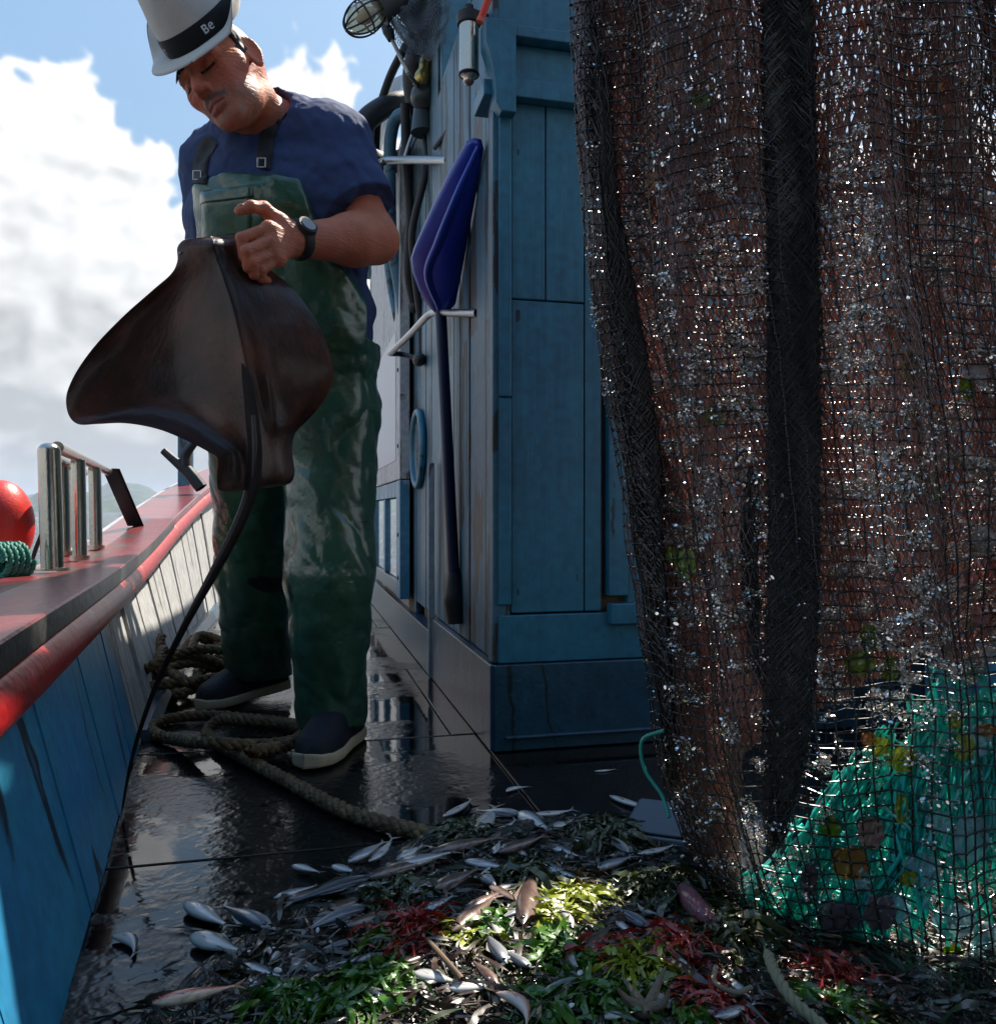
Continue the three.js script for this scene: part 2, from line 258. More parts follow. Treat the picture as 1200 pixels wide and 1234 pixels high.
{
  // wet black deck: sheets of worn coating butted together, with open joints
  const wetMap = tex(512, (u, v) => { const a = tfbm(u, v, 5, 3, 6), b = tfbm(u, v, 40, 8, 3); const k = 0.085 + 0.06 * (a - 0.5) + 0.05 * (b - 0.5); const brown = clamp((tfbm(u, v, 7, 17, 5) - 0.5) * 4) * 0.03; return [k + brown, k + brown * 0.6, k + 0.004]; });
  const wetR = tex(768, (u, v) => { const a = tfbm(u, v, 6, 23, 6), b = tfbm(u, v, 60, 31, 3); const k = sstep(0.44, 0.60, a * 0.8 + b * 0.2); return 0.05 + 0.20 * k; }, { srgb: false });
  const wetB = tex(768, (u, v) => { const a = tfbm(u, v, 6, 23, 6), b = tfbm(u, v, 60, 31, 3), k = sstep(0.44, 0.60, a * 0.85 + b * 0.15); return 0.5 + k * (0.4 * (tfbm(u, v, 100, 5, 3) - 0.3)) + 0.12 * tfbm(u, v, 12, 77, 5); }, { srgb: false });
  mat.deck = MP({ map: wetMap, roughness: 1, roughnessMap: wetR, bumpMap: wetB, bumpScale: 0.0035, ior: 1.45, clearcoat: 0 });
  const deck = new THREE.Group(); deck.name = 'deck'; scene.add(deck); tag(deck, 'wet black boat deck with open joints', 'deck', null, 'structure');
  const under = part('deck_bed', box(5.2, 0.05, 9.5, 0, -0.045, -3.4), mat.timber, deck);
  const th = 13.5 * Math.PI / 180, c = Math.cos(th), s = Math.sin(th);
  // panels in rows laid square to the boat, in the boat's own direction
  const rows = [-1.9, -0.28, 0.62, 1.36, 1.98, 2.85, 3.9, 5.2, 6.6, 8.2], cols = [-2.1, -0.98, 0.36, 1.25, 2.2];
  const rd = rng(5);
  for (let i = 0; i < rows.length - 1; i++) for (let j = 0; j < cols.length - 1; j++) {
    const u0 = cols[j] + (i % 2 ? 0.06 : 0) + 0.0015, u1 = cols[j + 1] + (i % 2 ? 0.06 : 0) - 0.0015, w0 = rows[i] + 0.002, w1 = rows[i + 1] - 0.002;
    const g = new RoundedBoxGeometry(u1 - u0, 0.02, w1 - w0, 1, 0.004); g.translate((u0 + u1) / 2, -0.01 + (rd() - 0.5) * 0.002, -(w0 + w1) / 2);
    const gg = boxUV(g, 0.8); gg.rotateY(th);
    part('deck_panel', gg, mat.deck, deck);
  }
}

// ================================================================ port bulwark: boards, rubbing strip, gunwale
// stations along the side: distance ahead, x of the foot, x of the top, height of the underside of the red strip
const bs = [-1.0, 0, 0.5, 0.95, 1.91, 2.5, 3.0, 3.5, 4.5, 5.5, 6.6, 7.6];
const bFoot = table(bs, [0.10, -0.17, -0.335, -0.485, -0.83, -1.01, -1.155, -1.29, -1.52, -1.68, -1.74, -1.68]);
const bTop = table(bs, [0.02, -0.26, -0.425, -0.57, -0.90, -1.10, -1.245, -1.38, -1.61, -1.77, -1.83, -1.75]);
const bH = table(bs, [0.28, 0.28, 0.285, 0.295, 0.295, 0.305, 0.345, 0.41, 0.55, 0.71, 0.90, 1.1]);
const smoothT = (f) => (d) => (f(d - 0.3) + 2 * f(d - 0.15) + 2 * f(d) + 2 * f(d + 0.15) + f(d + 0.3)) / 8;
const sFoot = smoothT(bFoot), sTop = smoothT(bTop), sH = smoothT(bH);
const sideN = (d) => { const t = new V3(sTop(d + 0.05) - sTop(d - 0.05), 0, -0.1).normalize(); return new V3(t.z, 0, -t.x); };   // horizontal, pointing outboard
function bul(d, h, out = 0, up = 0) { const n = sideN(d); return new V3(lerp(sFoot(d), sTop(d), h) + n.x * out, sH(d) * h + up, -d + n.z * out); }
function strip(d0, d1, n, ring, smooth = false) {                                    // sweeps a closed ring [h, out, up] along the side, with ends
  const pos = [], uv = [], idx = [], R = ring.length;
  for (let i = 0; i <= n; i++) { const d = lerp(d0, d1, i / n); let acc = 0; for (let j = 0; j <= R; j++) { const [h, o, u] = ring[j % R], q = bul(d, h, o, u); if (j) { const a = ring[j - 1], b = ring[j % R]; acc += Math.hypot((a[0] - b[0]) * 0.3, a[1] - b[1], a[2] - b[2]); } pos.push(q.x, q.y, q.z); uv.push(d, acc); } }
  for (let i = 0; i < n; i++) for (let j = 0; j < R; j++) { const a = i * (R + 1) + j; idx.push(a, a + 1, a + R + 1, a + 1, a + R + 2, a + R + 1); }
  for (const e of [0, n]) { const b = e * (R + 1); for (let j = 1; j < R - 1; j++) e ? idx.push(b, b + j + 1, b + j) : idx.push(b, b + j, b + j + 1); }
  const g = new THREE.BufferGeometry(); g.setAttribute('position', new THREE.Float32BufferAttribute(pos, 3)); g.setAttribute('uv', new THREE.Float32BufferAttribute(uv, 2)); g.setIndex(idx);
  if (smooth) { g.computeVertexNormals(); return g; } const ng = g.toNonIndexed(); ng.computeVertexNormals(); return ng;
}
{
  const bw = thing('bulwark', 'boat side with blue and white inner boards under a red gunwale', 'bulwark');
  const board = (d0, d1, m, off = 0, h0 = 0, h1 = 1) => part('board', strip(d0, d1, 3, [[h0, off, 0.001], [h0, off + 0.03, 0.001], [h1, off + 0.03, 0], [h1, off, 0]]), m, bw);
  const rd = rng(8);
  // near, painted blue
  let edges = [-0.8, -0.4, -0.05, 0.25, 0.52, 0.74, 0.93, 1.115, 1.29, 1.47, 1.62, 1.775, 1.908];
  for (let i = 0; i < edges.length - 1; i++) board(edges[i] + 0.0012, edges[i + 1] - 0.0012, mat.bluePaint, (rd() - 0.5) * 0.004);
  // further on, white boards with dark joints
  let d = 1.912, k = 0;
  while (d < 6.6) { const w = 0.115 + d * 0.012 + rd() * 0.02; board(d + 0.003, d + w - 0.006, mat.whitePaint, (rd() - 0.5) * 0.006 + (k++ % 2 ? 0.004 : 0)); d += w; }
  part('backing', strip(-0.8, 6.8, 60, [[0, 0.034, 0], [0, 0.06, 0], [1, 0.06, 0.03], [1, 0.034, 0.03]]), mat.timber, bw);
  part('covering_board', strip(1.95, 6.6, 50, [[0, -0.03, 0.0], [0, 0.012, 0.0], [0.09, 0.001, 0.0], [0.09, -0.02, 0.0]]), mat.plinth, bw);
  // rounded red strip along the inside, under the cap
  const ring = []; for (let i = 0; i <= 16; i++) { const a = -Math.PI / 2 + i / 16 * Math.PI; ring.push([1, -0.028 * Math.cos(a) - 0.004, 0.036 + 0.036 * Math.sin(a)]); } ring.push([1, 0.04, 0.072], [1, 0.04, 0]); 
  const rs = part('rubbing_strip', strip(-0.8, 6.9, 160, ring.reverse(), true), mat.redPaint, bw); 
  part('gunwale_cap', strip(-0.8, 6.9, 90, [[1, -0.012, 0.075], [1, 0.19, 0.075], [1, 0.19, 0.104], [1, -0.008, 0.104], [1, -0.012, 0.100]].reverse()), mat.capRed, bw);
  part('chafing_plate', strip(0.2, 3.45, 60, [[1, -0.019, 0.072], [1, -0.013, 0.072], [1, -0.013, 0.1055], [1, 0.105, 0.1055], [1, 0.105, 0.109], [1, -0.016, 0.109], [1, -0.019, 0.106]].reverse()), mat.wornSteel, bw);
  part('outer_strip', strip(-0.8, 6.9, 60, [[1, 0.19, 0.03], [1, 0.225, 0.04], [1, 0.225, 0.09], [1, 0.19, 0.10]].reverse()), mat.whitePaint, bw);
  part('hull_side', strip(-0.8, 7.2, 50, [[1, 0.062, 0.03], [1, 0.17, 0.03], [0, 0.30, -1.2], [0, 0.062, -1.2]].reverse()), mat.bluePaint, bw);
  // starboard bulwark
  const sb = thing('bulwark', 'light blue painted boat side behind the hanging net', 'bulwark');
  const lb = MP({ map: paintTex([0.40, 0.68, 0.82], [0.34, 0.62, 0.80], [0.2, 0.3, 0.35], 31, 0.80, 0.03), roughness: 0.45, bumpMap: woodBump, bumpScale: 0.002 });
  const th = 13.5 * Math.PI / 180;
  for (let i = 0; i < 26; i++) { const g = box(0.045, 0.36, 0.186, 0, 0.18, 0); const gg = g; gg.rotateY(th * 0.6); gg.translate(1.42 - 0.145 * (i * 0.19 - 0.8), 0.001, -(i * 0.19 - 0.8)); part('board', gg, lb, sb); }
  const cap = box(0.2, 0.04, 5.0, 0, 0.39, 0); cap.rotateY(th * 0.615); cap.translate(1.45 - 0.145 * 1.6, 0, -1.6); part('gunwale_cap', cap, mat.redPaint, sb);
  const hs = box(0.06, 1.6, 5.0, 0, -0.45, 0); hs.rotateY(th * 0.615); hs.translate(1.51 - 0.145 * 1.6, 0, -1.6); part('hull_side', hs, mat.bluePaint, sb);
}
{
  // stainless roller frame on the gunwale
  const top = (d, out) => bul(d, 1, out, 0.109);
  const fr = thing('roller_frame', 'polished stainless post and roller frame bolted on the gunwale', 'rail', top(1.95, 0.118));
  const o = fr.position, add = (n, g, m = mat.steel) => { g.translate(-o.x, -o.y, -o.z); return part(n, g, m, fr); };
  const base = top(1.95, 0.118), hd = P(61, 545, 1.93); hd.z = base.z; hd.x = base.x - 0.012; hd.y = base.y + 0.295;
  const lathe = merge([new THREE.CylinderGeometry(0.0245, 0.0245, 0.275, 32).translate(0, 0.1385, 0), new THREE.SphereGeometry(0.0245, 28, 14).scale(1, 0.75, 1).translate(0, 0.276, 0), new THREE.CylinderGeometry(0.036, 0.036, 0.005, 28).translate(0, 0.0025, 0)]);
  lathe.rotateZ(0.03); lathe.translate(base.x, base.y, base.z); add('post', lathe);
  const e = top(3.1, 0.12), railA = new V3(base.x + 0.0, base.y + 0.285, base.z - 0.02), railB = new V3(e.x - 0.02, e.y + 0.215, e.z + 0.06);
  for (const off of [0, -0.075]) {
    const a = railA.clone().add(new V3(off, 0, 0)).lerp(railB, off ? 0.2 : 0), b = railB.clone().add(new V3(off * 1.2, 0, 0));
    add('top_rail', rod(a, b, 0.014, 14));
    for (const t of [0.30, 0.62]) { const q = a.clone().lerp(b, t), dd = -q.z, g = top(dd, 0.1); add('roller', rod(new V3(q.x + 0.005, g.y - 0.002, q.z), q.clone().add(new V3(0, -0.008, 0)), 0.0185, 16)); add('roller_cap', rod(new V3(q.x + 0.005, g.y, q.z), new V3(q.x + 0.005, g.y + 0.012, q.z), 0.025, 14)); }
  }
  const leg = top(3.24, 0.10); add('end_plate', (() => { const g = gridGeo(1, 1, (u, v) => new V3(lerp(railB.x, leg.x, v) + (u - 0.5) * 0.055, lerp(railB.y + 0.014, leg.y, v), lerp(railB.z, leg.z, v))); const g2 = g.clone(); g2.translate(0.004, 0, -0.012); return merge([g, g2]); })(), mat.black);
  // red fender hanging outboard
  const bc = P(2, 633, 2.05), buoy = thing('fender_buoy', 'round red inflatable fender hanging outside the gunwale', 'fender', bc);
  part('ball', (() => { const g = new THREE.SphereGeometry(0.071, 40, 30); g.scale(1.04, 1.58, 1.04); g.translate(0, 0, 0); return g; })(), MP({ map: tex(256, (u, v) => { const a = tfbm(u, v, 6, 41, 6), b = tfbm(u, v, 40, 43, 3); let c = mix3([0.88, 0.20, 0.15], [0.78, 0.14, 0.11], clamp(a * 2 - 0.5)); if (a * 0.6 + b * 0.4 > 0.63) c = mix3(c, [0.55, 0.35, 0.30], 0.55); return c; }, { rep: 2 }), roughness: 0.42, clearcoat: 0.3, clearcoatRoughness: 0.3, bumpMap: grainBump, bumpScale: 0.001 }), buoy);
  part('neck', new THREE.CylinderGeometry(0.012, 0.02, 0.03, 16).translate(-0.01, -0.122, 0), mat.black, buoy);
  part('lanyard', tube([new V3(-0.01, -0.135, 0), P(30, 690, 2.05).sub(bc), P(46, 655, 2.05).sub(bc), P(52, 640, 2.05).sub(bc)], 0.005, 30, 6), mat.black, buoy);
  // green rope turned round the outer strip
  const rp = []; for (let i = 0; i < 70; i++) { const t = i / 69, a = t * 5 * 2 * Math.PI; const c = P(8, 676, 1.80); rp.push(new V3(c.x + 0.028 * Math.cos(a) + (t - 0.5) * 0.03, c.y + 0.036 * Math.sin(a), c.z - (t - 0.5) * 0.06)); }
  single('green_rope', ropeGeo(rp, 0.008, 0.03), M({ color: lin(0.015, 0.16, 0.12), roughness: 0.6 }), 'green rope coiled on the gunwale below the red fender', 'rope');
  // wooden cleat with two horns further forward
  const cp = P(236, 585, 4.35), cl = thing('forked_cleat', 'dark forked wooden cleat on the far gunwale', 'cleat', cp);
  const q = (x, y, d = 4.35) => P(x, y, d).sub(cp);
  part('stem', taperTube([q(243, 588), q(232, 574), q(222, 562)], [0.034, 0.034, 0.03], 10, 8), mat.rubber, cl);
  part('horn', taperTube([q(226, 568), q(212, 556), q(197, 543)], [0.03, 0.024, 0.02], 10, 8), mat.rubber, cl);
  part('horn', taperTube([q(224, 564), q(224, 548), q(234, 534)], [0.03, 0.027, 0.022], 10, 8), mat.rubber, cl);
  const pc = P(224, 575, 4.75), post = thing('gunwale_post', 'grey timber post standing on the far gunwale', 'post', pc);
  part('shaft', box(0.07, 0.42, 0.07, 0, 0.1, 0, 0.008), mat.cabinWorn, post); part('cap', box(0.09, 0.03, 0.09, 0, 0.325, 0, 0.006), mat.cabinWorn, post);
}

{
  // added unseen roof and walls behind the camera, blocking sky light to deepen shade
  const sh = thing('stern_shelter', 'added blue roof and walls behind the camera that block sky light', 'shelter', new V3(0.2, 0, 1.2)), o = sh.position;
  const b = (n, w, h, d, x, y, z, m) => part(n, box(w, h, d, x - o.x, y - o.y, z - o.z, 0.006), m, sh);
  b('roof', 3.2, 0.05, 2.7, 0.3, 2.2, 1.05, mat.cabinBlue); b('back_wall', 3.0, 2.17, 0.05, 0.3, 1.086, 2.35, mat.cabinBlue);
  for (const x of [-0.95, 1.6]) { b('post', 0.07, 2.17, 0.07, x, 1.086, -0.1 + (x > 0 ? 0.1 : 0.35), mat.cabinBlue); b('side_wall', 0.05, 1.4, 1.6, x, 1.47, 1.45, mat.cabinBlue); }
}

// ================================================================ deckhouse
const CTH = 13.5 * Math.PI / 180, CX = Math.cos(CTH), SX = Math.sin(CTH);
const toCabin = (v) => { const x = v.x, z = v.z + 1.875; return new V3(x * CX - z * SX, v.y, x * SX + z * CX); };
const fromCabin = (v) => new V3(v.x * CX + v.z * SX, v.y, -1.875 - v.x * SX + v.z * CX);
const portD = (px) => 0.4513 / ((px - 600) / FPX + 0.2407);           // distance at which a pixel column meets the port wall
const portS = (px) => (portD(px) - 1.875) / CX;                        // metres forward along it
const portY = (px, py) => EYE - (py - 617) / FPX * portD(px);
const onPort = (px, py, out = 0) => { const v = toCabin(P(px, py, portD(px))); v.x = -out; return v; };
{
  const cab = thing('deckhouse', 'blue and grey planked deckhouse on the wet deck', 'deckhouse', new V3(0, 0, -1.875));
  cab.rotation.y = CTH;
  const W = 0.44, TALL = 2.35, TOP = 1.88, L0 = 0.75, L1 = 1.36, L2 = 3.45, LOW = 2.02, rd = rng(21);
  part('core', merge([box(W - 0.06, TOP - 0.06, L0, W / 2, TOP / 2 - 0.02, -L0 / 2 - 0.03), box(W - 0.06, TALL - 0.06, L1 - L0 - 0.06, W / 2, TALL / 2, -(L0 + L1) / 2), box(W + 0.2, LOW - 0.1, L2 - L1 - 0.1, W / 2 + 0.1, LOW / 2, -(L1 + L2) / 2)]), mat.timber, cab);
  // aft face, boards and trim
  const af = (x0, x1, y0, y1, z = 0, m = mat.cabinBlue, n = 'board', t = 0.03) => part(n, box(x1 - x0, y1 - y0, t, (x0 + x1) / 2, (y0 + y1) / 2, z - t / 2, 0.003), m, cab);
  af(0.0, 0.029, 0.80, 1.47, 0.012, mat.cabinBlue, 'corner_post', 0.05); af(0.0, 0.029, 0.33, 0.797, 0.010, mat.cabinBlue, 'corner_post', 0.05);
  af(0.031, 0.111, 1.025, 1.47); af(0.1135, 0.205, 1.025, 1.47); af(0.031, 0.205, 0.31, 1.0225, -0.0015);
  af(0.2075, 0.248, 0.31, 1.47, -0.001); af(0.262, 0.31, 0.345, 1.47, 0.012, mat.cabinBlue, 'corner_post', 0.05); af(0.3125, 0.44, 0.31, 1.47, -0.002);
  af(0.0, 0.44, 1.47, 1.512, 0.028, mat.cabinBlue, 'moulding', 0.06); af(0.0, 0.44, 1.514, 1.60, 0.004, mat.cabinBlue, 'frieze_board'); af(-0.015, 0.44, 1.602, 1.628, 0.034, mat.cabinBlue, 'moulding', 0.07);
  af(0.0, 0.44, 1.63, TOP, 0.002, mat.cabinBlue, 'board'); part('step_wall', box(W, TALL - TOP, 0.03, W / 2, (TALL + TOP) / 2, -L0 - 0.02), mat.cabinBlue, cab);
  af(0.0, 0.44, 0.198, 0.306, 0.006, mat.cabinBlue, 'sill_board', 0.04); af(0.262, 0.37, 0.28, 0.328, 0.024, mat.cabinBlue, 'step_block', 0.03);
  af(-0.012, 0.45, 0.002, 0.196, 0.016, mat.plinth, 'plinth', 0.05); af(0.012, 0.44, 0.03, 0.037, 0.026, mat.plinth, 'batten', 0.012);
  // curved bracket at the top of the corner post
  const cs = new THREE.Shape(); cs.moveTo(0, 0); cs.lineTo(-0.012, 0.02); cs.quadraticCurveTo(-0.016, 0.10, -0.035, 0.15); cs.lineTo(-0.035, 0.20); cs.lineTo(0.03, 0.20); cs.lineTo(0.03, 0); cs.closePath();
  const bg = new THREE.ExtrudeGeometry(cs, { depth: 0.05, bevelEnabled: true, bevelSize: 0.002, bevelThickness: 0.002, bevelSegments: 1 }); bg.translate(0, 1.43, -0.012); part('bracket', boxUV(bg), mat.cabinBlue, cab);
  // lower starboard part of the after face, behind the net
  { const H2 = 1.35; part('core', box(1.2, H2 - 0.06, 0.7, 1.06, H2 / 2, -0.42), mat.timber, cab); let x = 0.443; while (x < 1.7) { const w = 0.11 + rd() * 0.03; af(x, x + w - 0.003, 0.2, H2, (rd() - 0.5) * 0.004); x += w; } af(0.452, 1.7, 0.002, 0.196, 0.016, mat.plinth, 'plinth', 0.05); af(0.442, 1.7, H2 + 0.001, H2 + 0.04, 0.02, mat.cabinBlue, 'moulding', 0.08); part('roof', box(1.26, 0.03, 0.76, 1.075, H2 + 0.056, -0.39), mat.cabinBlue, cab); }
  // port side, vertical boards
  const ps = (s0, s1, y0, y1, out, m, n = 'board', t = 0.03) => part(n, box(t, y1 - y0, s1 - s0, -out + t / 2, (y0 + y1) / 2, -(s0 + s1) / 2, 0.003), m, cab);
  let s = 0.052; const widths = [0.075, 0.11, 0.085, 0.12, 0.095, 0.105, 0.2];
  ps(0.0, 0.05, 0.198, TOP, 0.012, mat.cabinWorn, 'corner_post', 0.04);
  for (let i = 0; s < L1 - 0.02; i++) { const w = Math.min(i < widths.length ? widths[i] : 0.10 + rd() * 0.05, L1 - s); ps(s + 0.0015, s + w - 0.0015, 0.198, s < L0 ? TOP : TALL, (rd() - 0.5) * 0.006, i < 5 ? mat.cabinWorn : mat.cabinGrey); s += w; }
  s = L1; while (s < L2) { const w = Math.min(0.13 + rd() * 0.06, L2 - s + 0.001); ps(s + 0.0015, s + w - 0.0015, 0.15, LOW, (rd() - 0.5) * 0.006, s < 1.45 ? mat.cabinGrey : mat.whitePaint); s += w; }
  ps(-0.01, 0.835, 0.002, 0.196, 0.02, mat.plinth, 'plinth', 0.05); ps(0.85, L2, 0.002, 0.148, 0.022, mat.plinth, 'plinth', 0.05);
  ps(0.838, 0.847, 0.002, 0.7, 0.03, mat.whitePaint, 'seam_strip', 0.02);
  ps(-0.01, 0.10, 1.475, 1.512, 0.035, mat.cabinBlue, 'moulding', 0.06);
  // rounded forward end
  const fe = gridGeo(20, 1, (u, v) => { const a = u * Math.PI; return new V3(W / 2 + 0.1 - (W / 2 + 0.1) * Math.cos(a), v * LOW, -L2 - 0.3 * Math.sin(a)); }); part('rounded_end', fe, mat.cabinGrey, cab);
  part('roof', merge([box(W, 0.02, L0 - 0.01, W / 2, TOP + 0.011, -L0 / 2), box(W + 0.06, 0.05, L1 - L0 + 0.06, W / 2, TALL + 0.025, -(L0 + L1) / 2), box(W + 0.26, 0.05, L2 - L1 + 0.1, W / 2 + 0.1, LOW + 0.025, -(L1 + L2) / 2)]), mat.cabinBlue, cab);
  // sliding door with a glazed lower panel
  const door = part('door', box(0.03, 1.30, 1.35, -0.035, 1.32, -2.09, 0.006), mat.whitePaint, cab);
  const lb = M({ map: paintTex([0.36, 0.58, 0.68], [0.28, 0.52, 0.64], [0.7, 0.74, 0.76], 55, 0.66, 0.05), roughness: 0.4, bumpMap: grainBump, bumpScale: 0.002 });
  const dp = (s0, s1, y0, y1, m, n, out = 0.05, t = 0.03) => part(n, box(t, y1 - y0, s1 - s0, -out + t / 2, (y0 + y1) / 2, -(s0 + s1) / 2, 0.004), m, door);
  dp(1.40, 1.52, 0.20, 0.665, lb, 'stile', 0.056, 0.04); dp(2.60, 2.76, 0.20, 0.665, lb, 'stile'); dp(1.523, 2.597, 0.20, 0.26, mat.plinth, 'bottom_rail'); dp(1.523, 2.597, 0.60, 0.665, lb, 'middle_rail');
  dp(2.03, 2.09, 0.262, 0.598, lb, 'glazing_bar');
  for (const [a, b] of [[1.523, 2.028], [2.092, 2.597]]) dp(a, b, 0.262, 0.598, MP({ color: lin(0.25, 0.28, 0.3), roughness: 0.06, metalness: 0.0, clearcoat: 1, clearcoatRoughness: 0.03 }), 'pane', 0.036, 0.008);
  dp(1.40, 1.50, 0.668, 1.96, mat.whitePaint, 'stile', 0.056, 0.04); dp(1.58, 2.4, 0.75, 1.28, M({ color: lin(0.55, 0.57, 0.58), roughness: 0.4 }), 'recessed_panel', 0.053, 0.006);
  for (const y of [0.28, 0.45, 0.8, 1.1]) part('screw', new THREE.SphereGeometry(0.009, 8, 6).scale(0.5, 1, 1).translate(-0.057, y, -1.45), mat.black, door);
  // porthole
  const pc = onPort(507, 541, 0.012);
  const ring = part('porthole', new THREE.TorusGeometry(0.135, 0.014, 10, 40).rotateY(Math.PI / 2).translate(pc.x, pc.y, pc.z), mat.cabinBlue, cab);
  part('pane', new THREE.CylinderGeometry(0.128, 0.128, 0.006, 40).rotateZ(Math.PI / 2).translate(pc.x + 0.002, pc.y, pc.z), MP({ color: lin(0.10, 0.12, 0.10), roughness: 0.05, clearcoat: 1, clearcoatRoughness: 0.03 }), ring);

  // ---- things fixed to and leaning on the port side
  const place = (o) => { o.position.set(0, 0, -1.875); o.rotation.y = CTH; return o; };
  const Q = (px, py, d) => toCabin(P(px, py, d));
  // blue plastic paddle blade-up
  const pad = place(thing('paddle', 'long paddle with a broad blue blade standing blade up against the deckhouse', 'paddle'));
  const face = [[562, 170], [571, 166], [580, 168], [583, 180], [577, 215], [567, 270], [558, 320], [549, 366], [540, 377], [526, 379], [513, 366], [505, 350], [497, 328], [495, 312], [499, 298], [520, 250], [542, 205]];
  const bd = (x, y) => 2.0 + (y - 166) / 210 * 0.34 + (560 - x) / 65 * 0.05;
  {
    const c = [537, 275], n = face.length, pos = [], idx = [], ringPt = (k, f, dd) => { const [x, y] = face[k % n]; const qx = lerp(c[0], x, f), qy = lerp(c[1], y, f); return Q(qx, qy, bd(qx, qy) + dd); };
    const rows = [[0.02, -0.022], [0.35, -0.022], [0.72, -0.017], [0.93, -0.011], [1, 0], [0.97, 0.012], [0.6, 0.016], [0.02, 0.016]];
    for (const [f, dd] of rows) for (let k = 0; k < n; k++) { const crest = face[k][0] > 545 || (face[k][1] > 340) ? 0 : 0.0; const q = ringPt(k, f, dd + crest); pos.push(q.x, q.y, q.z); }
    for (let r = 0; r < rows.length - 1; r++) for (let k = 0; k < n; k++) { const a = r * n + k, b = r * n + (k + 1) % n; idx.push(a, b, a + n, b, b + n, a + n); }
    const g = new THREE.BufferGeometry(); g.setAttribute('position', new THREE.Float32BufferAttribute(pos, 3)); g.setIndex(idx); g.computeVertexNormals();
    part('blade', g, MP({ color: lin(0.008, 0.035, 0.34), roughness: 0.36, clearcoat: 0.3, clearcoatRoughness: 0.3 }), pad);
    part('rib', taperTube([Q(577, 176, 1.97), Q(556, 225, 2.03), Q(530, 290, 2.14), Q(516, 330, 2.22), Q(530, 372, 2.30)], [0.006, 0.012, 0.014, 0.012, 0.008], 30, 8), MP({ color: lin(0.012, 0.05, 0.40), roughness: 0.36 }), pad);
  }
  part('shaft', rod(Q(531, 372, 2.37), Q(549, 735, 2.30), 0.0165, 14), M({ color: lin(0.008, 0.010, 0.05), roughness: 0.5 }), pad);
  part('grip', taperTube([Q(547, 690, 2.305), Q(549, 720, 2.30), Q(551, 752, 2.29)], [0.018, 0.034, 0.026], 12, 12), mat.black, pad);
  // bent bar brackets
  const br = place(thing('hook_bracket', 'bent bare metal bar bracket holding the blue paddle on the deckhouse wall', 'bracket'));
  part('bar', tube([onPort(573, 377, -0.005), Q(545, 377, 2.28), Q(521, 377, 2.46), Q(515, 381, 2.5), Q(495, 402, 2.75), Q(470, 426, 3.05)], 0.011, 60, 10), mat.dullSteel, br);
  part('return_bar', tube([Q(470, 426, 3.05), Q(485, 427, 3.15), onPort(506, 433, 0)], 0.010, 12, 8), mat.black, br); part('pad', new THREE.SphereGeometry(0.05, 12, 8).scale(0.5, 0.45, 1).translate(...onPort(512, 434, 0.02).toArray()), mat.black, br);
  const br2 = place(thing('hook_bracket', 'curved metal bar bracket above the blue paddle with pipes passed through it', 'bracket'));
  part('bar', tube([onPort(536, 193, -0.01), Q(515, 193, 2.75), Q(480, 193, 3.0), Q(464, 194, 3.05), Q(448, 203, 3.0), Q(436, 217, 2.95)], 0.014, 60, 10), mat.dullSteel, br2);
  // pipes and hoses on the wall
  const pipe = (pts, r, m, n, l, c = 'pipe') => { const o = place(thing(n, l, c)); part('run', tube(pts, r, 60, 10), m, o); const a = pts[pts.length - 1]; part('collar', new THREE.SphereGeometry(r * 1.5, 10, 8).translate(a.x, a.y, a.z), m, o); return o; };
  const pb = M({ map: paintTex([0.30, 0.50, 0.58], [0.22, 0.42, 0.52], [0.2, 0.2, 0.2], 33, 0.7, 0.04), roughness: 0.4 });
  pipe([Q(499, 134, 3.05), Q(478, 142, 3.1), Q(471, 165, 3.15), Q(470, 220, 3.2), Q(472, 290, 3.25), Q(482, 350, 3.28), Q(487, 384, 3.3), onPort(489, 392, 0.0)], 0.024, pb, 'wall_pipe', 'pale blue painted pipe curving down the deckhouse wall');
  pipe([Q(466, 205, 3.4), Q(464, 280, 3.5), Q(470, 340, 3.5), Q(478, 382, 3.45), onPort(482, 396, 0)], 0.016, pb, 'wall_pipe', 'thinner pale blue pipe running beside the curved pipe on the deckhouse wall');
  pipe([Q(512, 95, 2.9), Q(512, 150, 2.95), Q(514, 200, 2.9), Q(497, 280, 2.95), Q(500, 330, 3.0), Q(507, 390, 3.05), Q(508, 428, 3.05)], 0.013, mat.rubber, 'rubber_hose', 'thin black hose hanging straight down the deckhouse wall', 'hose');
  pipe([Q(488, 125, 3.0), Q(490, 200, 3.05), Q(494, 260, 3.1), Q(492, 330, 3.15), Q(500, 370, 3.2)], 0.017, mat.rubber, 'rubber_hose', 'thick black hose between the pale pipe and the thin hose', 'hose');
  pipe([Q(524, 178, 2.66), Q(545, 150, 2.5), Q(566, 118, 2.3), Q(585, 96, 2.05)], 0.008, mat.black, 'stay_rod', 'thin black rod slanting up the deckhouse wall to the steel cylinder', 'rod');
  pipe([Q(487, 192, 3.0), Q(494, 170, 3.0), Q(503, 147, 3.0)], 0.007, mat.dullSteel, 'stay_rod', 'short bare metal rod slanting above the upper bracket', 'rod');
  pipe([Q(492, 192, 3.05), Q(499, 170, 3.05), Q(507, 150, 3.05)], 0.006, mat.dullSteel, 'stay_rod', 'second short metal rod close beside its slanting twin', 'rod');
  // black tyre fender hung high on the wall
  const ty = place(thing('tyre_fender', 'black rubber tyre hung high on the deckhouse beside the white sheet', 'fender'));
  const arc = []; for (let i = 0; i <= 16; i++) { const a = lerp(-0.15, 1.25, i / 16) * Math.PI; arc.push(Q(487 - 48 * Math.sin(a) * 0.95, 168 - 44 * Math.cos(a - 0.5) * 1.0, 3.25)); }
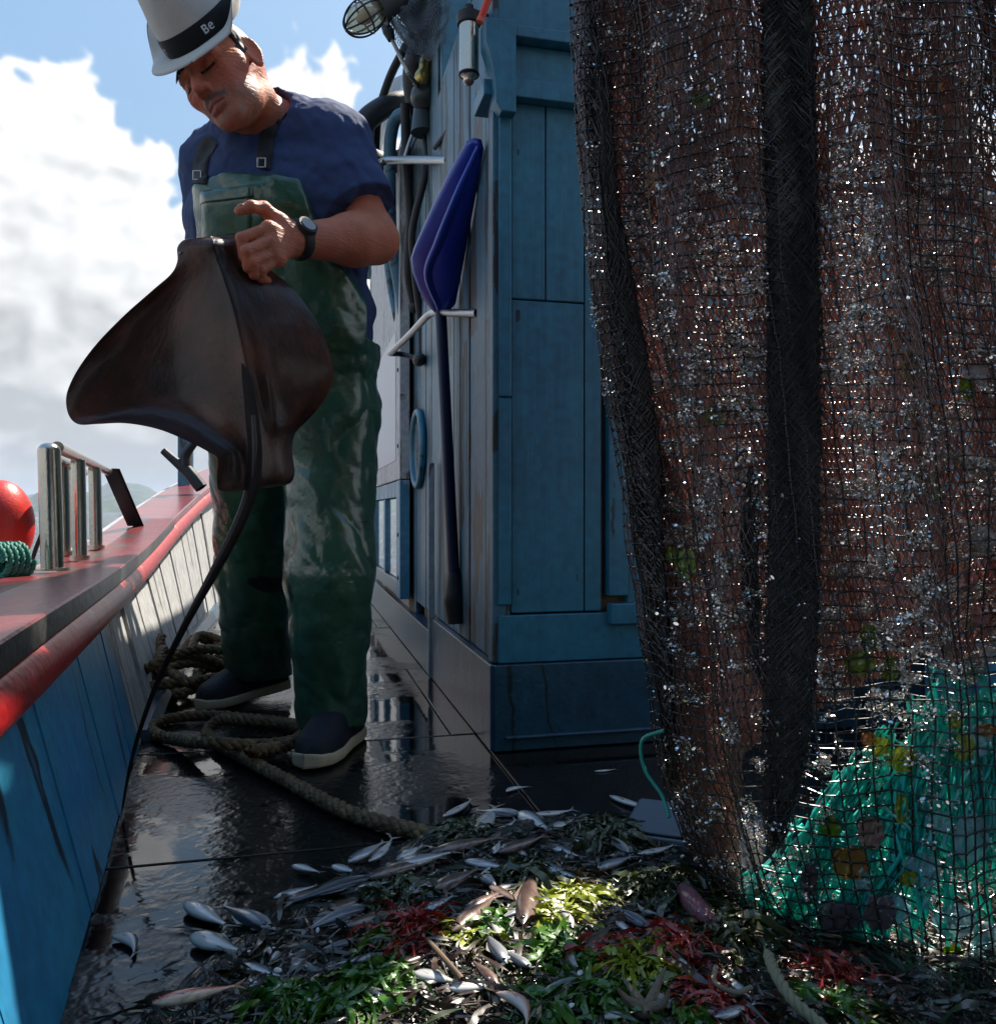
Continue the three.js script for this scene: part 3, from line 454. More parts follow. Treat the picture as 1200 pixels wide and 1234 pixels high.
  part('tread', tube([Q(438, 180, 3.2), Q(436, 165, 3.2), Q(440, 148, 3.2), Q(455, 134, 3.22), Q(472, 126, 3.25), Q(490, 124, 3.3), Q(505, 132, 3.3), Q(508, 160, 3.3), Q(490, 190, 3.35), Q(455, 195, 3.3)], 0.043, 60, 12, true), mat.rubber, ty);
  // white plastic sheet
  const sh = place(thing('plastic_sheet', 'crumpled white plastic sheet hanging on the deckhouse beside the tyre', 'sheet'));
  part('sheet', gridGeo(18, 26, (u, v) => { const l = table([0, 0.3, 0.6, 1], [462, 446, 437, 457])(v), r = table([0, 0.3, 0.6, 1], [493, 478, 466, 466])(v); const px = lerp(l, r, u), py = lerp(100, 250, v) - u * 14; return Q(px, py, 3.42 + 0.05 * Math.sin(u * 11 + v * 5) + 0.04 * fbm(u * 3, v * 4, 2.2, 3)); }), MP({ color: lin(0.62, 0.64, 0.66), roughness: 0.35, transmission: 0.25, thickness: 0 }), sh);
  // steel cylinder under a black cap at the corner
  const sc = P(565, 60, 1.90), cyl = thing('steel_cylinder', 'short polished steel cylinder hanging at the deckhouse corner', 'cylinder', sc);
  const tub = new THREE.LatheGeometry([[0.012, -0.073], [0.013, -0.062], [0.021, -0.06], [0.0225, -0.055], [0.0225, 0.056], [0.021, 0.06], [0.0, 0.061]].map(([x, y]) => new THREE.Vector2(x, y)), 28);
  part('barrel', tub, mat.steel, cyl); part('rim', new THREE.TorusGeometry(0.021, 0.0035, 8, 28).rotateX(Math.PI / 2).translate(0, -0.057, 0), mat.black, cyl);
  part('cap', new THREE.CylinderGeometry(0.029, 0.027, 0.022, 24).translate(0, 0.068, 0), mat.black, cyl); part('hanger', merge([rod(new V3(0, 0.07, 0), new V3(0.0, 0.10, 0), 0.011), rod(new V3(0.0, 0.09, 0), new V3(0.09, 0.085, -0.05), 0.008)]), mat.black, cyl);
  part('bulb', new THREE.SphereGeometry(0.0125, 12, 8).translate(0, -0.07, 0), MP({ color: lin(0.18, 0.1, 0.08), roughness: 0.1, clearcoat: 1 }), cyl);
  const fl = thing('signal_flare', 'bright orange red stick leaning above the steel cylinder', 'stick', P(586, 0, 1.86));
  part('stick', rod(P(579, 24, 1.86).sub(fl.position), P(603, -42, 1.84).sub(fl.position), 0.0085, 12), M({ color: lin(0.75, 0.06, 0.03), roughness: 0.4 }), fl); part('end', rod(P(578, 27, 1.86).sub(fl.position), P(580, 22, 1.86).sub(fl.position), 0.0095, 12), M({ color: lin(0.7, 0.12, 0.06), roughness: 0.5 }), fl);
  // caged deck lamp on its arm
  const lp = P(440, 20, 2.55), lamp = thing('deck_lamp', 'caged deck lamp on an arm above the deckhouse', 'lamp', lp);
  const ax = new V3(0.75, 0.55, -0.1).normalize(), rot = new THREE.Quaternion().setFromUnitVectors(new V3(0, 1, 0), ax), tr = (g) => { g.applyQuaternion(rot); return g; };
  part('glass', tr(new THREE.SphereGeometry(0.044, 20, 14).scale(1, 1.45, 1)), MP({ color: lin(0.75, 0.72, 0.6), roughness: 0.08, transmission: 0.75, thickness: 0, ior: 1.45 }), lamp);
  part('bulb', tr(new THREE.SphereGeometry(0.022, 14, 10).scale(1, 1.6, 1).translate(0, 0.005, 0)), M({ color: lin(0.55, 0.42, 0.22), roughness: 0.3 }), lamp);
  for (let i = 0; i < 4; i++) { const g = new THREE.TorusGeometry(0.05, 0.0028, 6, 36).scale(1, 1.45, 1); g.rotateY(i * Math.PI / 4); part('cage_wire', tr(g), mat.black, lamp); }
  part('cage_ring', tr(new THREE.TorusGeometry(0.05, 0.003, 6, 30).rotateX(Math.PI / 2)), mat.black, lamp);
  part('socket', tr(new THREE.CylinderGeometry(0.034, 0.05, 0.09, 18).translate(0, 0.095, 0)), mat.rubber, lamp);
  part('arm', tube([lp.clone().addScaledVector(ax, 0.13).sub(lp), P(510, -30, 2.75).sub(lp), P(545, 20, 3.0).sub(lp), fromCabin(new V3(0.05, 2.38, -1.1)).sub(lp)], 0.02, 30, 8), mat.black, lamp);
  // mast and spreader, rope handle, heap of spare netting on the roof
  const pole = thing('boat_hook', 'black handled rod leaning out from the gear on the roof', 'rod', P(475, 60, 2.7));
  part('rod', rod(P(471, 45, 2.7).sub(pole.position), P(492, 88, 2.72).sub(pole.position), 0.007, 10), mat.dullSteel, pole); part('handle', taperTube([P(463, 28, 2.7), P(468, 38, 2.7), P(472, 48, 2.7)].map((v) => v.sub(pole.position)), [0.014, 0.019, 0.013], 10, 12), mat.black, pole);
  part('foot', rod(P(492, 88, 2.72).sub(pole.position), P(514, 118, 2.95).sub(pole.position), 0.007, 8), mat.dullSteel, pole);
  const st = thing('pipe_hoop', 'dark curved pipe frame rising beside the deckhouse roof', 'frame', P(470, 130, 3.1)), so = st.position;
  part('hoop', tube([P(452, 200, 3.3), P(456, 140, 3.25), P(468, 98, 3.2), P(487, 60, 3.1), P(515, 20, 3.0), P(540, -40, 2.95)].map((v) => v.sub(so)), 0.016, 50, 10), mat.rubber, st);
  part('post', tube([P(505, 135, 3.05), P(500, 90, 3.0), P(512, 40, 2.95), P(525, -30, 2.95)].map((v) => v.sub(so)), 0.045, 40, 12), mat.rubber, st);
  part('brass_fitting', new THREE.LatheGeometry([[0.0, -0.06], [0.03, -0.06], [0.032, -0.02], [0.024, 0.0], [0.03, 0.03], [0.02, 0.06], [0, 0.06]].map(([x, y]) => new THREE.Vector2(x, y)), 18).rotateZ(-0.25).translate(...P(513, 85, 2.85).sub(so).toArray()), M({ color: lin(0.42, 0.30, 0.10), metalness: 1, roughness: 0.3 }), st);
  part('valve', merge([new THREE.SphereGeometry(0.06, 14, 10).scale(1, 0.9, 1).translate(...P(515, 118, 2.88).sub(so).toArray()), new THREE.CylinderGeometry(0.035, 0.05, 0.12, 14).translate(...P(512, 140, 2.9).sub(so).toArray())]), M({ color: lin(0.02, 0.035, 0.035), roughness: 0.35 }), st);
  // heap of netting over the roof edge
  const heap = thing('netting_heap', 'heap of grey blue netting bundled over the deckhouse roof edge', 'net', P(520, 10, 2.7));
  const S = new Strands(), ho = heap.position;
  const drape = (u, v, L) => { const px = lerp(452, 592, u) + 10 * pn(u * 4, v * 4, L), low = 12 + 48 * Math.sin(Math.PI * clamp(u * 1.1)) ** 0.7 + 26 * pn(u * 5, 0.5, L + 2.5), py = lerp(-90, low, v); return P(px, py, 2.62 + L * 0.09 + 0.10 * Math.sin(u * 17 + L * 2 + v * 2) * 0.5 + 0.05 * pn(u * 9, v * 9, L)).sub(ho); };
  for (let L = 0; L < 3; L++) { for (let i = 0; i <= 60; i++) { const a = [], b = []; for (let j = 0; j <= 40; j++) { a.push(drape(clamp(i / 60 + j / 160 - 0.12), j / 40, L)); b.push(drape(clamp(i / 60 - j / 160 + 0.12), j / 40, L)); } S.line(a, 0.0013); S.line(b, 0.0013); } }
  const hm = part('twine', S.geo, M({ color: lin(0.16, 0.20, 0.24), roughness: 0.4 }), heap); hm.userData.kind = 'stuff';
  part('bundle', (() => { const g = new THREE.SphereGeometry(1, 40, 30), p = g.attributes.position; for (let i = 0; i < p.count; i++) { const x = p.getX(i), y = p.getY(i), z = p.getZ(i), k = 1 + 0.5 * fbm(x * 2.2, y * 2.2, z * 2.2, 4); p.setXYZ(i, x * 0.15 * k, y * 0.11 * k, z * 0.2 * k); } g.computeVertexNormals(); g.translate(...P(528, -12, 2.78).sub(ho).toArray()); return g; })(), M({ color: lin(0.03, 0.035, 0.04), roughness: 0.6, bumpMap: grainBump, bumpScale: 0.01 }), heap);
}

// ================================================================ the fisherman
const manBase = new V3(-0.58, 0, -2.1);
const man = thing('person', 'fisherman in white hat, navy shirt and green bib overalls holding up a ray', 'person', manBase);
const onMan = (name, geo, m, parent = man) => { geo.translate(-manBase.x, -manBase.y, -manBase.z); return part(name, geo, m, parent); };
const J = {
  pelvis: P(354, 485, 1.93), waist: P(350, 395, 1.89), chest: P(332, 250, 1.83), neck: P(318, 158, 1.79),
  sl: P(400, 174, 1.79), sr: P(264, 202, 1.86), el: P(452, 289, 1.76), wl: P(352, 289, 1.585), er: P(262, 318, 1.94), wr: P(292, 395, 1.66),
  hl: P(398, 520, 1.92), kl: P(397, 690, 1.86), al: P(399, 868, 1.93), hr: P(306, 520, 1.98), kr: P(306, 690, 2.22), ar: P(313, 800, 2.42),
};
const latB = J.sl.clone().sub(J.sr).normalize(), fwdB = new V3().crossVectors(latB, new V3(0, 1, 0)).normalize();
const tAxis = [[J.pelvis, 0.165, 0.118], [J.waist, 0.160, 0.122], [J.chest, 0.172, 0.118], [J.neck, 0.085, 0.062]];
function torsoD(p) {
  let d = 1e9;
  for (let i = 0; i < 3; i++) {
    const [a, aw, ad] = tAxis[i], [b, bw, bd] = tAxis[i + 1], bx = b.x - a.x, by = b.y - a.y, bz = b.z - a.z, px = p.x - a.x, py = p.y - a.y, pz = p.z - a.z;
    const t = clamp((px * bx + py * by + pz * bz) / (bx * bx + by * by + bz * bz)), dx = px - bx * t, dy = py - by * t, dz = pz - bz * t;
    const w = lerp(aw, bw, t), e = lerp(ad, bd, t), l = dx * latB.x + dy * latB.y + dz * latB.z, r2 = Math.max(0, dx * dx + dy * dy + dz * dz - l * l);
    d = smin(d, (Math.sqrt(l * l / (w * w) + r2 / (e * e)) - 1) * e, 0.05);
  }
  return d;
}
const shoulderD = (p) => smin(cone(p, J.sl, J.neck, 0.062, 0.055), cone(p, J.sr, J.neck, 0.060, 0.055), 0.04);
// head frame: X to his left, Y up through the crown, Z out of the face
const hF = new V3(-0.39, -0.33, 0.86).normalize(), hL = new V3(0.76, 0.43, 0.49); hL.addScaledVector(hF, -hL.dot(hF)).normalize(); const hU = new V3().crossVectors(hF, hL);
const headC = P(237, 90, 1.60).addScaledVector(hF, -0.088);
const HS = 0.96, toHead = (p, o) => { const x = p.x - headC.x, y = p.y - headC.y, z = p.z - headC.z; return o.set((x * hL.x + y * hL.y + z * hL.z) / HS, (x * hU.x + y * hU.y + z * hU.z) / HS, (x * hF.x + y * hF.y + z * hF.z) / HS); };
const fromHead = (x, y, z) => headC.clone().addScaledVector(hL, x * HS).addScaledVector(hU, y * HS).addScaledVector(hF, z * HS);
const neckA = fromHead(0, -0.045, -0.048), nv = (x, y, z) => ({ x, y, z });
const skull = (q) => smin(ell(q, 0, 0.035, -0.012, 0.077, 0.100, 0.099), ell(q, 0, -0.030, 0.034, 0.055, 0.080, 0.061), 0.03);
const tq = new V3();
const hk = [nv(0, -0.098, 0.070), nv(0.015, -0.097, 0.066), nv(0.045, -0.016, 0.063), nv(0.062, -0.008, 0.035), nv(0.008, 0.025, 0.090), nv(0.046, 0.022, 0.072), nv(0.019, -0.008, 0.093), nv(0.044, -0.007, 0.084), nv(0.018, 0.011, 0.092), nv(0.044, 0.011, 0.084), nv(0, 0.014, 0.089), nv(0, -0.032, 0.113), nv(0, -0.0645, 0.0945), nv(0.021, -0.069, 0.085), nv(0, -0.0765, 0.0925), nv(0.018, -0.075, 0.085), nv(0, -0.0705, 0.100), nv(0.024, -0.0718, 0.089), nv(0.024, -0.040, 0.096), nv(0.040, -0.068, 0.080)];
function headD(p) {
  const q = toHead(p, tq), mx = Math.abs(q.x), m = nv(mx, q.y, q.z);
  let d = skull(q); if (d > 0.05 || d < -0.06) return smin(d * HS * 0.92, cone(p, neckA, J.neck, 0.048, 0.060), 0.018);
  d = smin(d, ell(m, 0.026, -0.062, 0.018, 0.028, 0.032, 0.050), 0.026);            // jaw
  d = smin(d, cone(m, hk[0], hk[1], 0.018, 0.017), 0.022);
  d = smin(d, cone(m, hk[2], hk[3], 0.018, 0.016), 0.028); // cheekbone
  d = smin(d, cone(m, hk[4], hk[5], 0.009, 0.010), 0.018);   // brow
  d = smax(d, -ell(m, 0.032, 0.004, 0.100, 0.019, 0.012, 0.017), 0.014);           // eye socket
  d = smin(d, Math.hypot(m.x - 0.031, m.y - 0.001, m.z - 0.0745) - 0.0155, 0.004);   // lids
  d = smax(d, -cone(m, hk[6], hk[7], 0.0022, 0.0018), 0.003);
  d = smax(d, -cone(m, hk[8], hk[9], 0.0018, 0.0015), 0.004);
  d = smin(d, cone(q, hk[10], hk[11], 0.0080, 0.0125), 0.012);        // nose
  d = smin(d, Math.hypot(m.x - 0.0125, m.y + 0.037, m.z - 0.100) - 0.0098, 0.008);
  d = smax(d, -Math.hypot(m.x - 0.007, m.y + 0.048, m.z - 0.106) + 0.0042, 0.004);
  d = smin(d, ell(q, 0, -0.058, 0.083, 0.030, 0.018, 0.014), 0.012);               // muzzle
  d = smin(d, cone(m, hk[12], hk[13], 0.0052, 0.0032), 0.006);
  d = smin(d, cone(m, hk[14], hk[15], 0.0062, 0.0035), 0.006);
  d = smax(d, -cone(m, hk[16], hk[17], 0.0022, 0.0016), 0.003);
  d = smax(d, -cone(m, hk[18], hk[19], 0.0028, 0.0022), 0.012); // fold beside the mouth
  // ears
  const ey = m.y - 0.004, ez = m.z + 0.010, ex = m.x - 0.082 + 0.38 * (ez) , lobe = 1 - 0.28 * clamp(-ey / 0.03);
  const ear = (Math.hypot(ex / 0.0075, ey / 0.036, ez / (0.020 * lobe)) - 1) * 0.0075;
  const conch = (Math.hypot((ex - 0.0075) / 0.0085, (ey - 0.003) / 0.026, (ez - 0.002) / 0.013) - 1) * 0.0085;
  d = smin(d, smax(ear, -conch, 0.003), 0.006);
  if (Math.abs(d) < 0.012) { d += 0.0007 * fbm(q.x * 160, q.y * 160, q.z * 160, 2); d += 0.0011 * Math.max(0, Math.sin(q.y * 520 + 3 * pn(q.x * 30, q.y * 20, 2))) * sstep(0.035, 0.05, q.y) * (q.z > 0.03 ? 1 : 0); d += 0.0012 * Math.exp(-(((m.y + 0.016 + 0.25 * (m.x - 0.03)) / 0.0022) ** 2)) * (m.x > 0.015 && m.x < 0.05 ? 1 : 0); d += 0.001 * Math.max(0, Math.sin(m.y * 700 + m.x * 500)) * (m.x > 0.052 && m.y > -0.02 && m.y < 0.02 && m.z > 0.03 ? 1 : 0); }
  d *= HS * 0.92;
  return smin(d, cone(p, neckA, J.neck, 0.048, 0.060), 0.018);
}
const wl = J.wl, el = J.el;
const midL = el.clone().lerp(wl, 0.28), cuffL = el.clone().lerp(wl, 0.75);
const armL = (p) => { const mid = midL; let d = cone(p, J.sl, el, 0.052, 0.046); d = smin(d, cone(p, el, mid, 0.044, 0.049), 0.03); return smin(d, cone(p, mid, wl, 0.049, 0.030), 0.03); };
const midR = J.er.clone().lerp(J.wr, 0.3), thR = P(308, 394, 1.62), thR2 = P(326, 392, 1.59);
const armR = (p) => { const mid = midR; return smin(cone(p, J.sr, J.er, 0.050, 0.043), smin(cone(p, J.er, mid, 0.043, 0.045), cone(p, mid, J.wr, 0.045, 0.029), 0.02), 0.03); };
// left hand closed on the edge of the ray: wrist, knuckle, and two bends of each finger
const dz = -0.1, hp = (x, y, d) => P(x, y, d + dz);
const fingersL = [
  [hp(324, 276, 1.628), hp(291, 287, 1.598), hp(294, 309, 1.606), hp(305, 318, 1.628), 0.0106],
  [hp(325, 291, 1.625), hp(297, 303, 1.592), hp(299, 322, 1.602), hp(309, 328, 1.626), 0.0108],
  [hp(329, 304, 1.632), hp(305, 316, 1.600), hp(306, 331, 1.612), hp(315, 334, 1.634), 0.0102],
  [hp(335, 313, 1.642), hp(315, 325, 1.616), hp(316, 336, 1.626), hp(323, 338, 1.643), 0.0092],
];
const thumbL = [hp(338, 270, 1.665), hp(318, 251, 1.640), hp(303, 249, 1.618), hp(288, 254, 1.606)];
function handL(p) {
  let palm = 1e9; for (const f of fingersL) palm = smin(palm, cone(p, wl, f[0], 0.020, 0.0135), 0.012);
  palm = smin(palm, cone(p, fingersL[0][0], fingersL[3][0], 0.014, 0.012), 0.01);
  palm = smin(palm, cone(p, wl, thumbL[0], 0.022, 0.018), 0.015); palm = smin(palm, cone(p, thumbL[0], thumbL[1], 0.0175, 0.0125), 0.012);
  let d = palm;
  for (const [a, b, c, e, r] of fingersL) { const f = Math.min(smin(cone(p, a, b, r * 1.12, r), smin(cone(p, b, c, r, r * 0.9), cone(p, c, e, r * 0.9, r * 0.78), 0.002), 0.003)); d = smin(d, f, 0.0035); }
  const th = smin(cone(p, thumbL[1], thumbL[2], 0.0125, 0.0112), cone(p, thumbL[2], thumbL[3], 0.0112, 0.0085), 0.004); d = smin(d, th, 0.006);
  return smin(d, cone(p, cuffL, wl, 0.035, 0.0275), 0.02);
}
// right hand behind the ray, fingers spread against its underside
const fingersR = [[P(300, 408, 1.625), P(318, 418, 1.60), P(330, 432, 1.588), 0.0100], [P(294, 414, 1.62), P(306, 432, 1.595), P(312, 448, 1.583), 0.0102], [P(286, 416, 1.62), P(290, 437, 1.595), P(290, 453, 1.583), 0.0098], [P(279, 412, 1.625), P(275, 430, 1.603), P(271, 443, 1.590), 0.0088]];
function handR(p) { let d = 1e9; for (const f of fingersR) d = smin(d, cone(p, J.wr, f[0], 0.021, 0.014), 0.012); for (const [a, b, c, r] of fingersR) d = smin(d, smin(cone(p, a, b, r * 1.1, r), cone(p, b, c, r, r * 0.8), 0.003), 0.004); d = smin(d, smin(cone(p, J.wr, thR, 0.02, 0.013), cone(p, thR, thR2, 0.012, 0.0085), 0.005), 0.01); return d; }
const bodyD = (p) => { let d = Math.min(torsoD(p), 1); d = smin(d, shoulderD(p), 0.03); d = smin(d, armL(p), 0.02); d = smin(d, armR(p), 0.02); d = smin(d, cone(p, neckA, J.neck, 0.048, 0.060), 0.018); for (const [h, k, a] of [[J.hl, J.kl, J.al], [J.hr, J.kr, J.ar]]) d = smin(d, smin(cone(p, h, k, 0.085, 0.058), cone(p, k, a, 0.056, 0.042), 0.03), 0.03); return d; };
function skin(p) {
  const q = toHead(p, new V3()), n = fbm(p.x * 45, p.y * 45, p.z * 45, 3), m = fbm(p.x * 14, p.y * 14, p.z * 14, 3);
  let c = [0.52, 0.185, 0.098]; c = mix3(c, [0.55, 0.155, 0.085], clamp(0.4 + m * 1.6)); 
  if (q.y > -0.14 && q.y < 0.16 && Math.hypot(q.x, q.z) < 0.14) {
    const mx = Math.abs(q.x);
    c = mix3(c, [0.56, 0.13, 0.09], 0.6 * Math.exp(-((mx - 0.045) ** 2 + (q.y + 0.02) ** 2) / 0.0008) + 0.6 * Math.exp(-(mx ** 2 + (q.y + 0.033) ** 2) / 0.0004));
    const beard = sstep(-0.036, -0.060, q.y + 0.10 * (mx - 0.02)) * sstep(0.0, 0.03, q.z) * (q.y > -0.125 ? 1 : 0), lip = Math.exp(-((q.y + 0.0705) ** 2) / 0.00007) * (mx < 0.025 ? 1 : 0) * (q.z > 0.07 ? 1 : 0);
    c = mix3(c, [0.22, 0.12, 0.095], beard * clamp(0.42 + n * 1.6)); const stache = Math.exp(-((q.y + 0.0555 + mx * 0.18) ** 2) / 0.000055) * (mx < 0.032 ? 1 : 0) * (q.z > 0.07 ? 1 : 0); c = mix3(c, [0.07, 0.05, 0.045], stache * 0.85);
    c = mix3(c, [0.34, 0.10, 0.085], lip * 0.8);
    if (mx > 0.013 && mx < 0.048 && Math.abs(q.y + 0.0078 - 0.0) < 0.003 && q.z > 0.07) c = [0.03, 0.02, 0.018];
  }
  const k = 1 + n * 0.35; return [c[0] * k, c[1] * k, c[2] * k];
}
{
  const skinM = MP({ vertexColors: true, roughness: 0.52, specularIntensity: 0.7, bumpMap: tex(256, (u, v) => tfbm(u, v, 64, 9, 3), { srgb: false, rep: 9 }), bumpScale: 0.0014 });
  const around = (pts, r) => { const lo = new V3(1e9, 1e9, 1e9), hi = new V3(-1e9, -1e9, -1e9); for (const p of pts) { lo.min(p); hi.max(p); } return [lo.subScalar(r), hi.addScalar(r)]; };
  const g1 = meshSDF(bodyD, new V3(-1.15, 0.02, -2.58), new V3(-0.12, 1.55, -1.5), 0.013, skin);
  const g2 = meshSDF(headD, ...around([fromHead(0, 0, 0)], 0.195), 0.0031, skin);
  const g3 = meshSDF(handL, ...around([wl, ...fingersL.flat().filter((v) => v.isVector3), ...thumbL], 0.034), 0.0029, skin);
  const g5 = meshSDF((p) => Math.min(armL(p), handL(p)), ...around([el, wl], 0.07), 0.0065, skin);
  const g4 = meshSDF(handR, ...around([J.wr, ...fingersR.flat().filter((v) => v.isVector3)], 0.034), 0.0038, skin);
  onMan('body', merge([g1, g2, g3, g4, g5]), skinM);
  // thumbnail
  const tn = thumbL[3].clone().lerp(thumbL[2], 0.25); tn.add(new V3(-0.001, 0.0068, 0.003));
  onMan('thumbnail', new THREE.SphereGeometry(0.0058, 12, 8).scale(1.2, 0.35, 1).rotateZ(0.15).translate(tn.x, tn.y, tn.z), M({ color: lin(0.62, 0.42, 0.36), roughness: 0.3 }));

  // hair, eyebrows
  const hairD = (p) => { const q = toHead(p, tq), mx = Math.abs(q.x); const sk = skull(q); if (Math.abs(sk) > 0.03) return sk * 0.9 ; let d = (sk - 0.0065 - 0.004 * fbm(q.x * 60, q.y * 60, q.z * 60, 2)) * HS * 0.9; const front = q.z - (0.014 + (q.y - 0.01) * 0.30), low = -(q.y + 0.018 + (q.z < -0.02 ? (-0.02 - q.z) * 0.7 : 0)) ; d = Math.max(d, front, low, -(mx - 0.03) * (q.z > 0 ? 1 : -1e-3)); const burn = Math.max(Math.abs(q.z - 0.020) - 0.008, -(q.y + 0.010), q.y - 0.02, skull(q) - 0.0045); return Math.min(d, burn); };
  onMan('hair', meshSDF(hairD, ...around([fromHead(0, 0.02, -0.01)], 0.15), 0.004), M({ color: lin(0.022, 0.017, 0.015), roughness: 0.6 }));
  for (const s of [-1, 1]) {
    const S = new Strands(), r = rng(40 + s);
    for (let k = 0; k < 150; k++) { const t = r(), x = lerp(0.012, 0.052, t), y = 0.0235 + 0.008 * Math.sin(t * 2.4) + (r() - 0.5) * 0.0075; const a = fromHead(s * x, y, 0.12), dir = hF.clone().negate(); let q = a; for (let i = 0; i < 60; i++) { const d = headD(q); if (d < 0.0008) break; q = q.clone().addScaledVector(dir, d * 0.8); } const tip = q.clone().addScaledVector(hL, s * 0.007).addScaledVector(hU, 0.002 - 0.004 * t).addScaledVector(hF, 0.002); S.line([q.clone(), q.clone().lerp(tip, 0.5).addScaledVector(hF, 0.0016), tip], 0.0006); }
    onMan('eyebrow', S.geo, M({ color: lin(0.03, 0.02, 0.016), roughness: 0.8 }));
  }

  // ---- shirt
  const sleeveL = J.sl.clone().lerp(el, 0.66), sdL = el.clone().sub(J.sl).normalize(), sleeveR = J.sr.clone().lerp(J.er, 0.72), sdR = J.er.clone().sub(J.sr).normalize();
  const dot3 = (p, a, n) => (p.x - a.x) * n.x + (p.y - a.y) * n.y + (p.z - a.z) * n.z;
  const wr = (p) => 0.010 * fbm(p.x * 7 + p.y * 2, p.y * 11 - p.x * 5, p.z * 7, 3) + 0.016 * Math.abs(fbm(p.x * 12 + p.y * 9, p.y * 10, p.z * 12, 2)) + 0.005 * Math.abs(pn(p.x * 32 + p.y * 20, p.y * 26 - p.x * 12, p.z * 32));
  const nkB = J.neck.clone().lerp(neckA, 0.28);
  const shirtD = (p) => {
    let d = smin(torsoD(p) - 0.012, shoulderD(p) - 0.012, 0.05);
    const s1 = smax(cone(p, J.sl, sleeveL, 0.073, 0.078), dot3(p, sleeveL, sdL), 0.006), s2 = smax(cone(p, J.sr, sleeveR, 0.064, 0.066), dot3(p, sleeveR, sdR), 0.006);
    d = smin(smin(d, s1, 0.045), s2, 0.045); if (d > 0.06 || d < -0.05) return d * 0.9; d -= wr(p);
    d = smax(d, -cone(p, neckA, nkB, 0.075, 0.066), 0.008);
    return d * 0.9;
  };
  const shirtM = MP({ color: lin(0.030, 0.056, 0.150), roughness: 0.85, sheen: 0.35, sheenRoughness: 0.6, sheenColor: lin(0.10, 0.14, 0.28), bumpMap: tex(256, (u, v) => 0.5 + 0.25 * Math.sin(u * 256 * 1.57) * Math.sin(v * 256 * 1.57) + 0.3 * (tfbm(u, v, 32, 3, 3) - 0.5), { srgb: false, rep: 8 }), bumpScale: 0.0012 });
  const g = meshSDF(shirtD, new V3(-0.92, 0.78, -2.1), new V3(-0.15, 1.48, -1.55), 0.0072);
  onMan('shirt', g, shirtM);
  onMan('collar', (() => { const pts = []; for (let i = 0; i < 40; i++) { const a = i / 40 * Math.PI * 2; const ax = J.neck.clone().sub(neckA).normalize(), e1 = new V3().crossVectors(ax, hL).normalize(), e2 = new V3().crossVectors(ax, e1); const c = J.neck.clone().lerp(neckA, 0.30); pts.push(c.addScaledVector(e1, Math.cos(a) * 0.068).addScaledVector(e2, Math.sin(a) * 0.068)); } return tube(pts, 0.007, 80, 8, true); })(), shirtM);

  // ---- bib overalls in wet dark green oilskin
  const wo = (p) => 0.012 * fbm(p.x * 5.5, p.y * 4.2 + p.x * 2, p.z * 5.5, 3) + 0.020 * Math.abs(fbm(p.x * 9 + p.y * 7, p.y * 7 - p.x * 4, p.z * 9, 2)) + 0.003 * Math.abs(pn(p.x * 30 + p.y * 22, p.y * 16 - p.x * 9, p.z * 30));
  const hemL = 0.052, hemR = 0.075, ftL = J.al.clone().add(new V3(0, -0.09, 0)), ftR = J.ar.clone().add(new V3(0, -0.09, 0));
  const hw = table([0.90, 0.95, 1.0, 1.07, 1.14, 1.24], [0.30, 0.22, 0.185, 0.155, 0.135, 0.122]);
  const bibC = J.chest.clone().addScaledVector(fwdB, 0.12).addScaledVector(latB, 0.0);
  const bibD = (p) => {
    const lat = dot3(p, bibC, latB), front = dot3(p, J.chest, fwdB) + 0.0;
    let d = torsoD(p) - 0.024;
    let cut = p.y < 0.92 ? -0.05 : Math.max(Math.abs(lat) - hw(p.y), p.y - 1.228 + Math.abs(lat) * 0.06, -front - 0.02);
    if (p.y > 0.88 && p.y < 0.92) cut = Math.min(cut, -0.001);
    d = smax(d, cut, 0.006);
    const leg = (h, k, a, r0, r1, r2, hem) => Math.max(smin(cone(p, h, k, r0, r1), cone(p, k, a, r1, r2), 0.03), hem - p.y);
    const l1 = leg(J.hl, J.kl, ftL, 0.108, 0.091, 0.070, hemL), l2 = leg(J.hr, J.kr, ftR, 0.104, 0.093, 0.090, hemR);
    const legs = smin(l1, l2, 0.025);
    d = smin(d, legs, 0.05);
    if (d > 0.07 || d < -0.06) return d * 0.85; return (d - wo(p)) * 0.85;
  };
  mat.oilskin = MP({ map: tex(512, (u, v) => { const a = tfbm(u, v, 5, 14, 5), b = tfbm(u, v, 40, 19, 3); let c = mix3([0.185, 0.32, 0.24], [0.22, 0.365, 0.275], clamp(a * 1.6 - 0.3)); if (tfbm(u + 0.3, v, 7, 33, 5) > 0.735) c = mix3(c, [0.07, 0.09, 0.08], 0.7); const k = 0.92 + 0.16 * b; return [c[0] * k, c[1] * k, c[2] * k]; }, { rep: 1.6 }), roughness: 0.33, roughnessMap: tex(256, (u, v) => 0.8 + 0.3 * tfbm(u, v, 8, 61, 5), { srgb: false, rep: 2 }), clearcoat: 0.5, clearcoatRoughness: 0.12, bumpMap: tex(256, (u, v) => tfbm(u, v, 10, 71, 5) * 0.7 + 0.3 * tfbm(u, v, 50, 7, 2), { srgb: false, rep: 3 }), bumpScale: 0.0022 });
  const go = meshSDF(bibD, new V3(-0.98, 0.02, -2.6), new V3(-0.14, 1.27, -1.56), 0.0078);
  const ov = onMan('overalls', go, mat.oilskin);
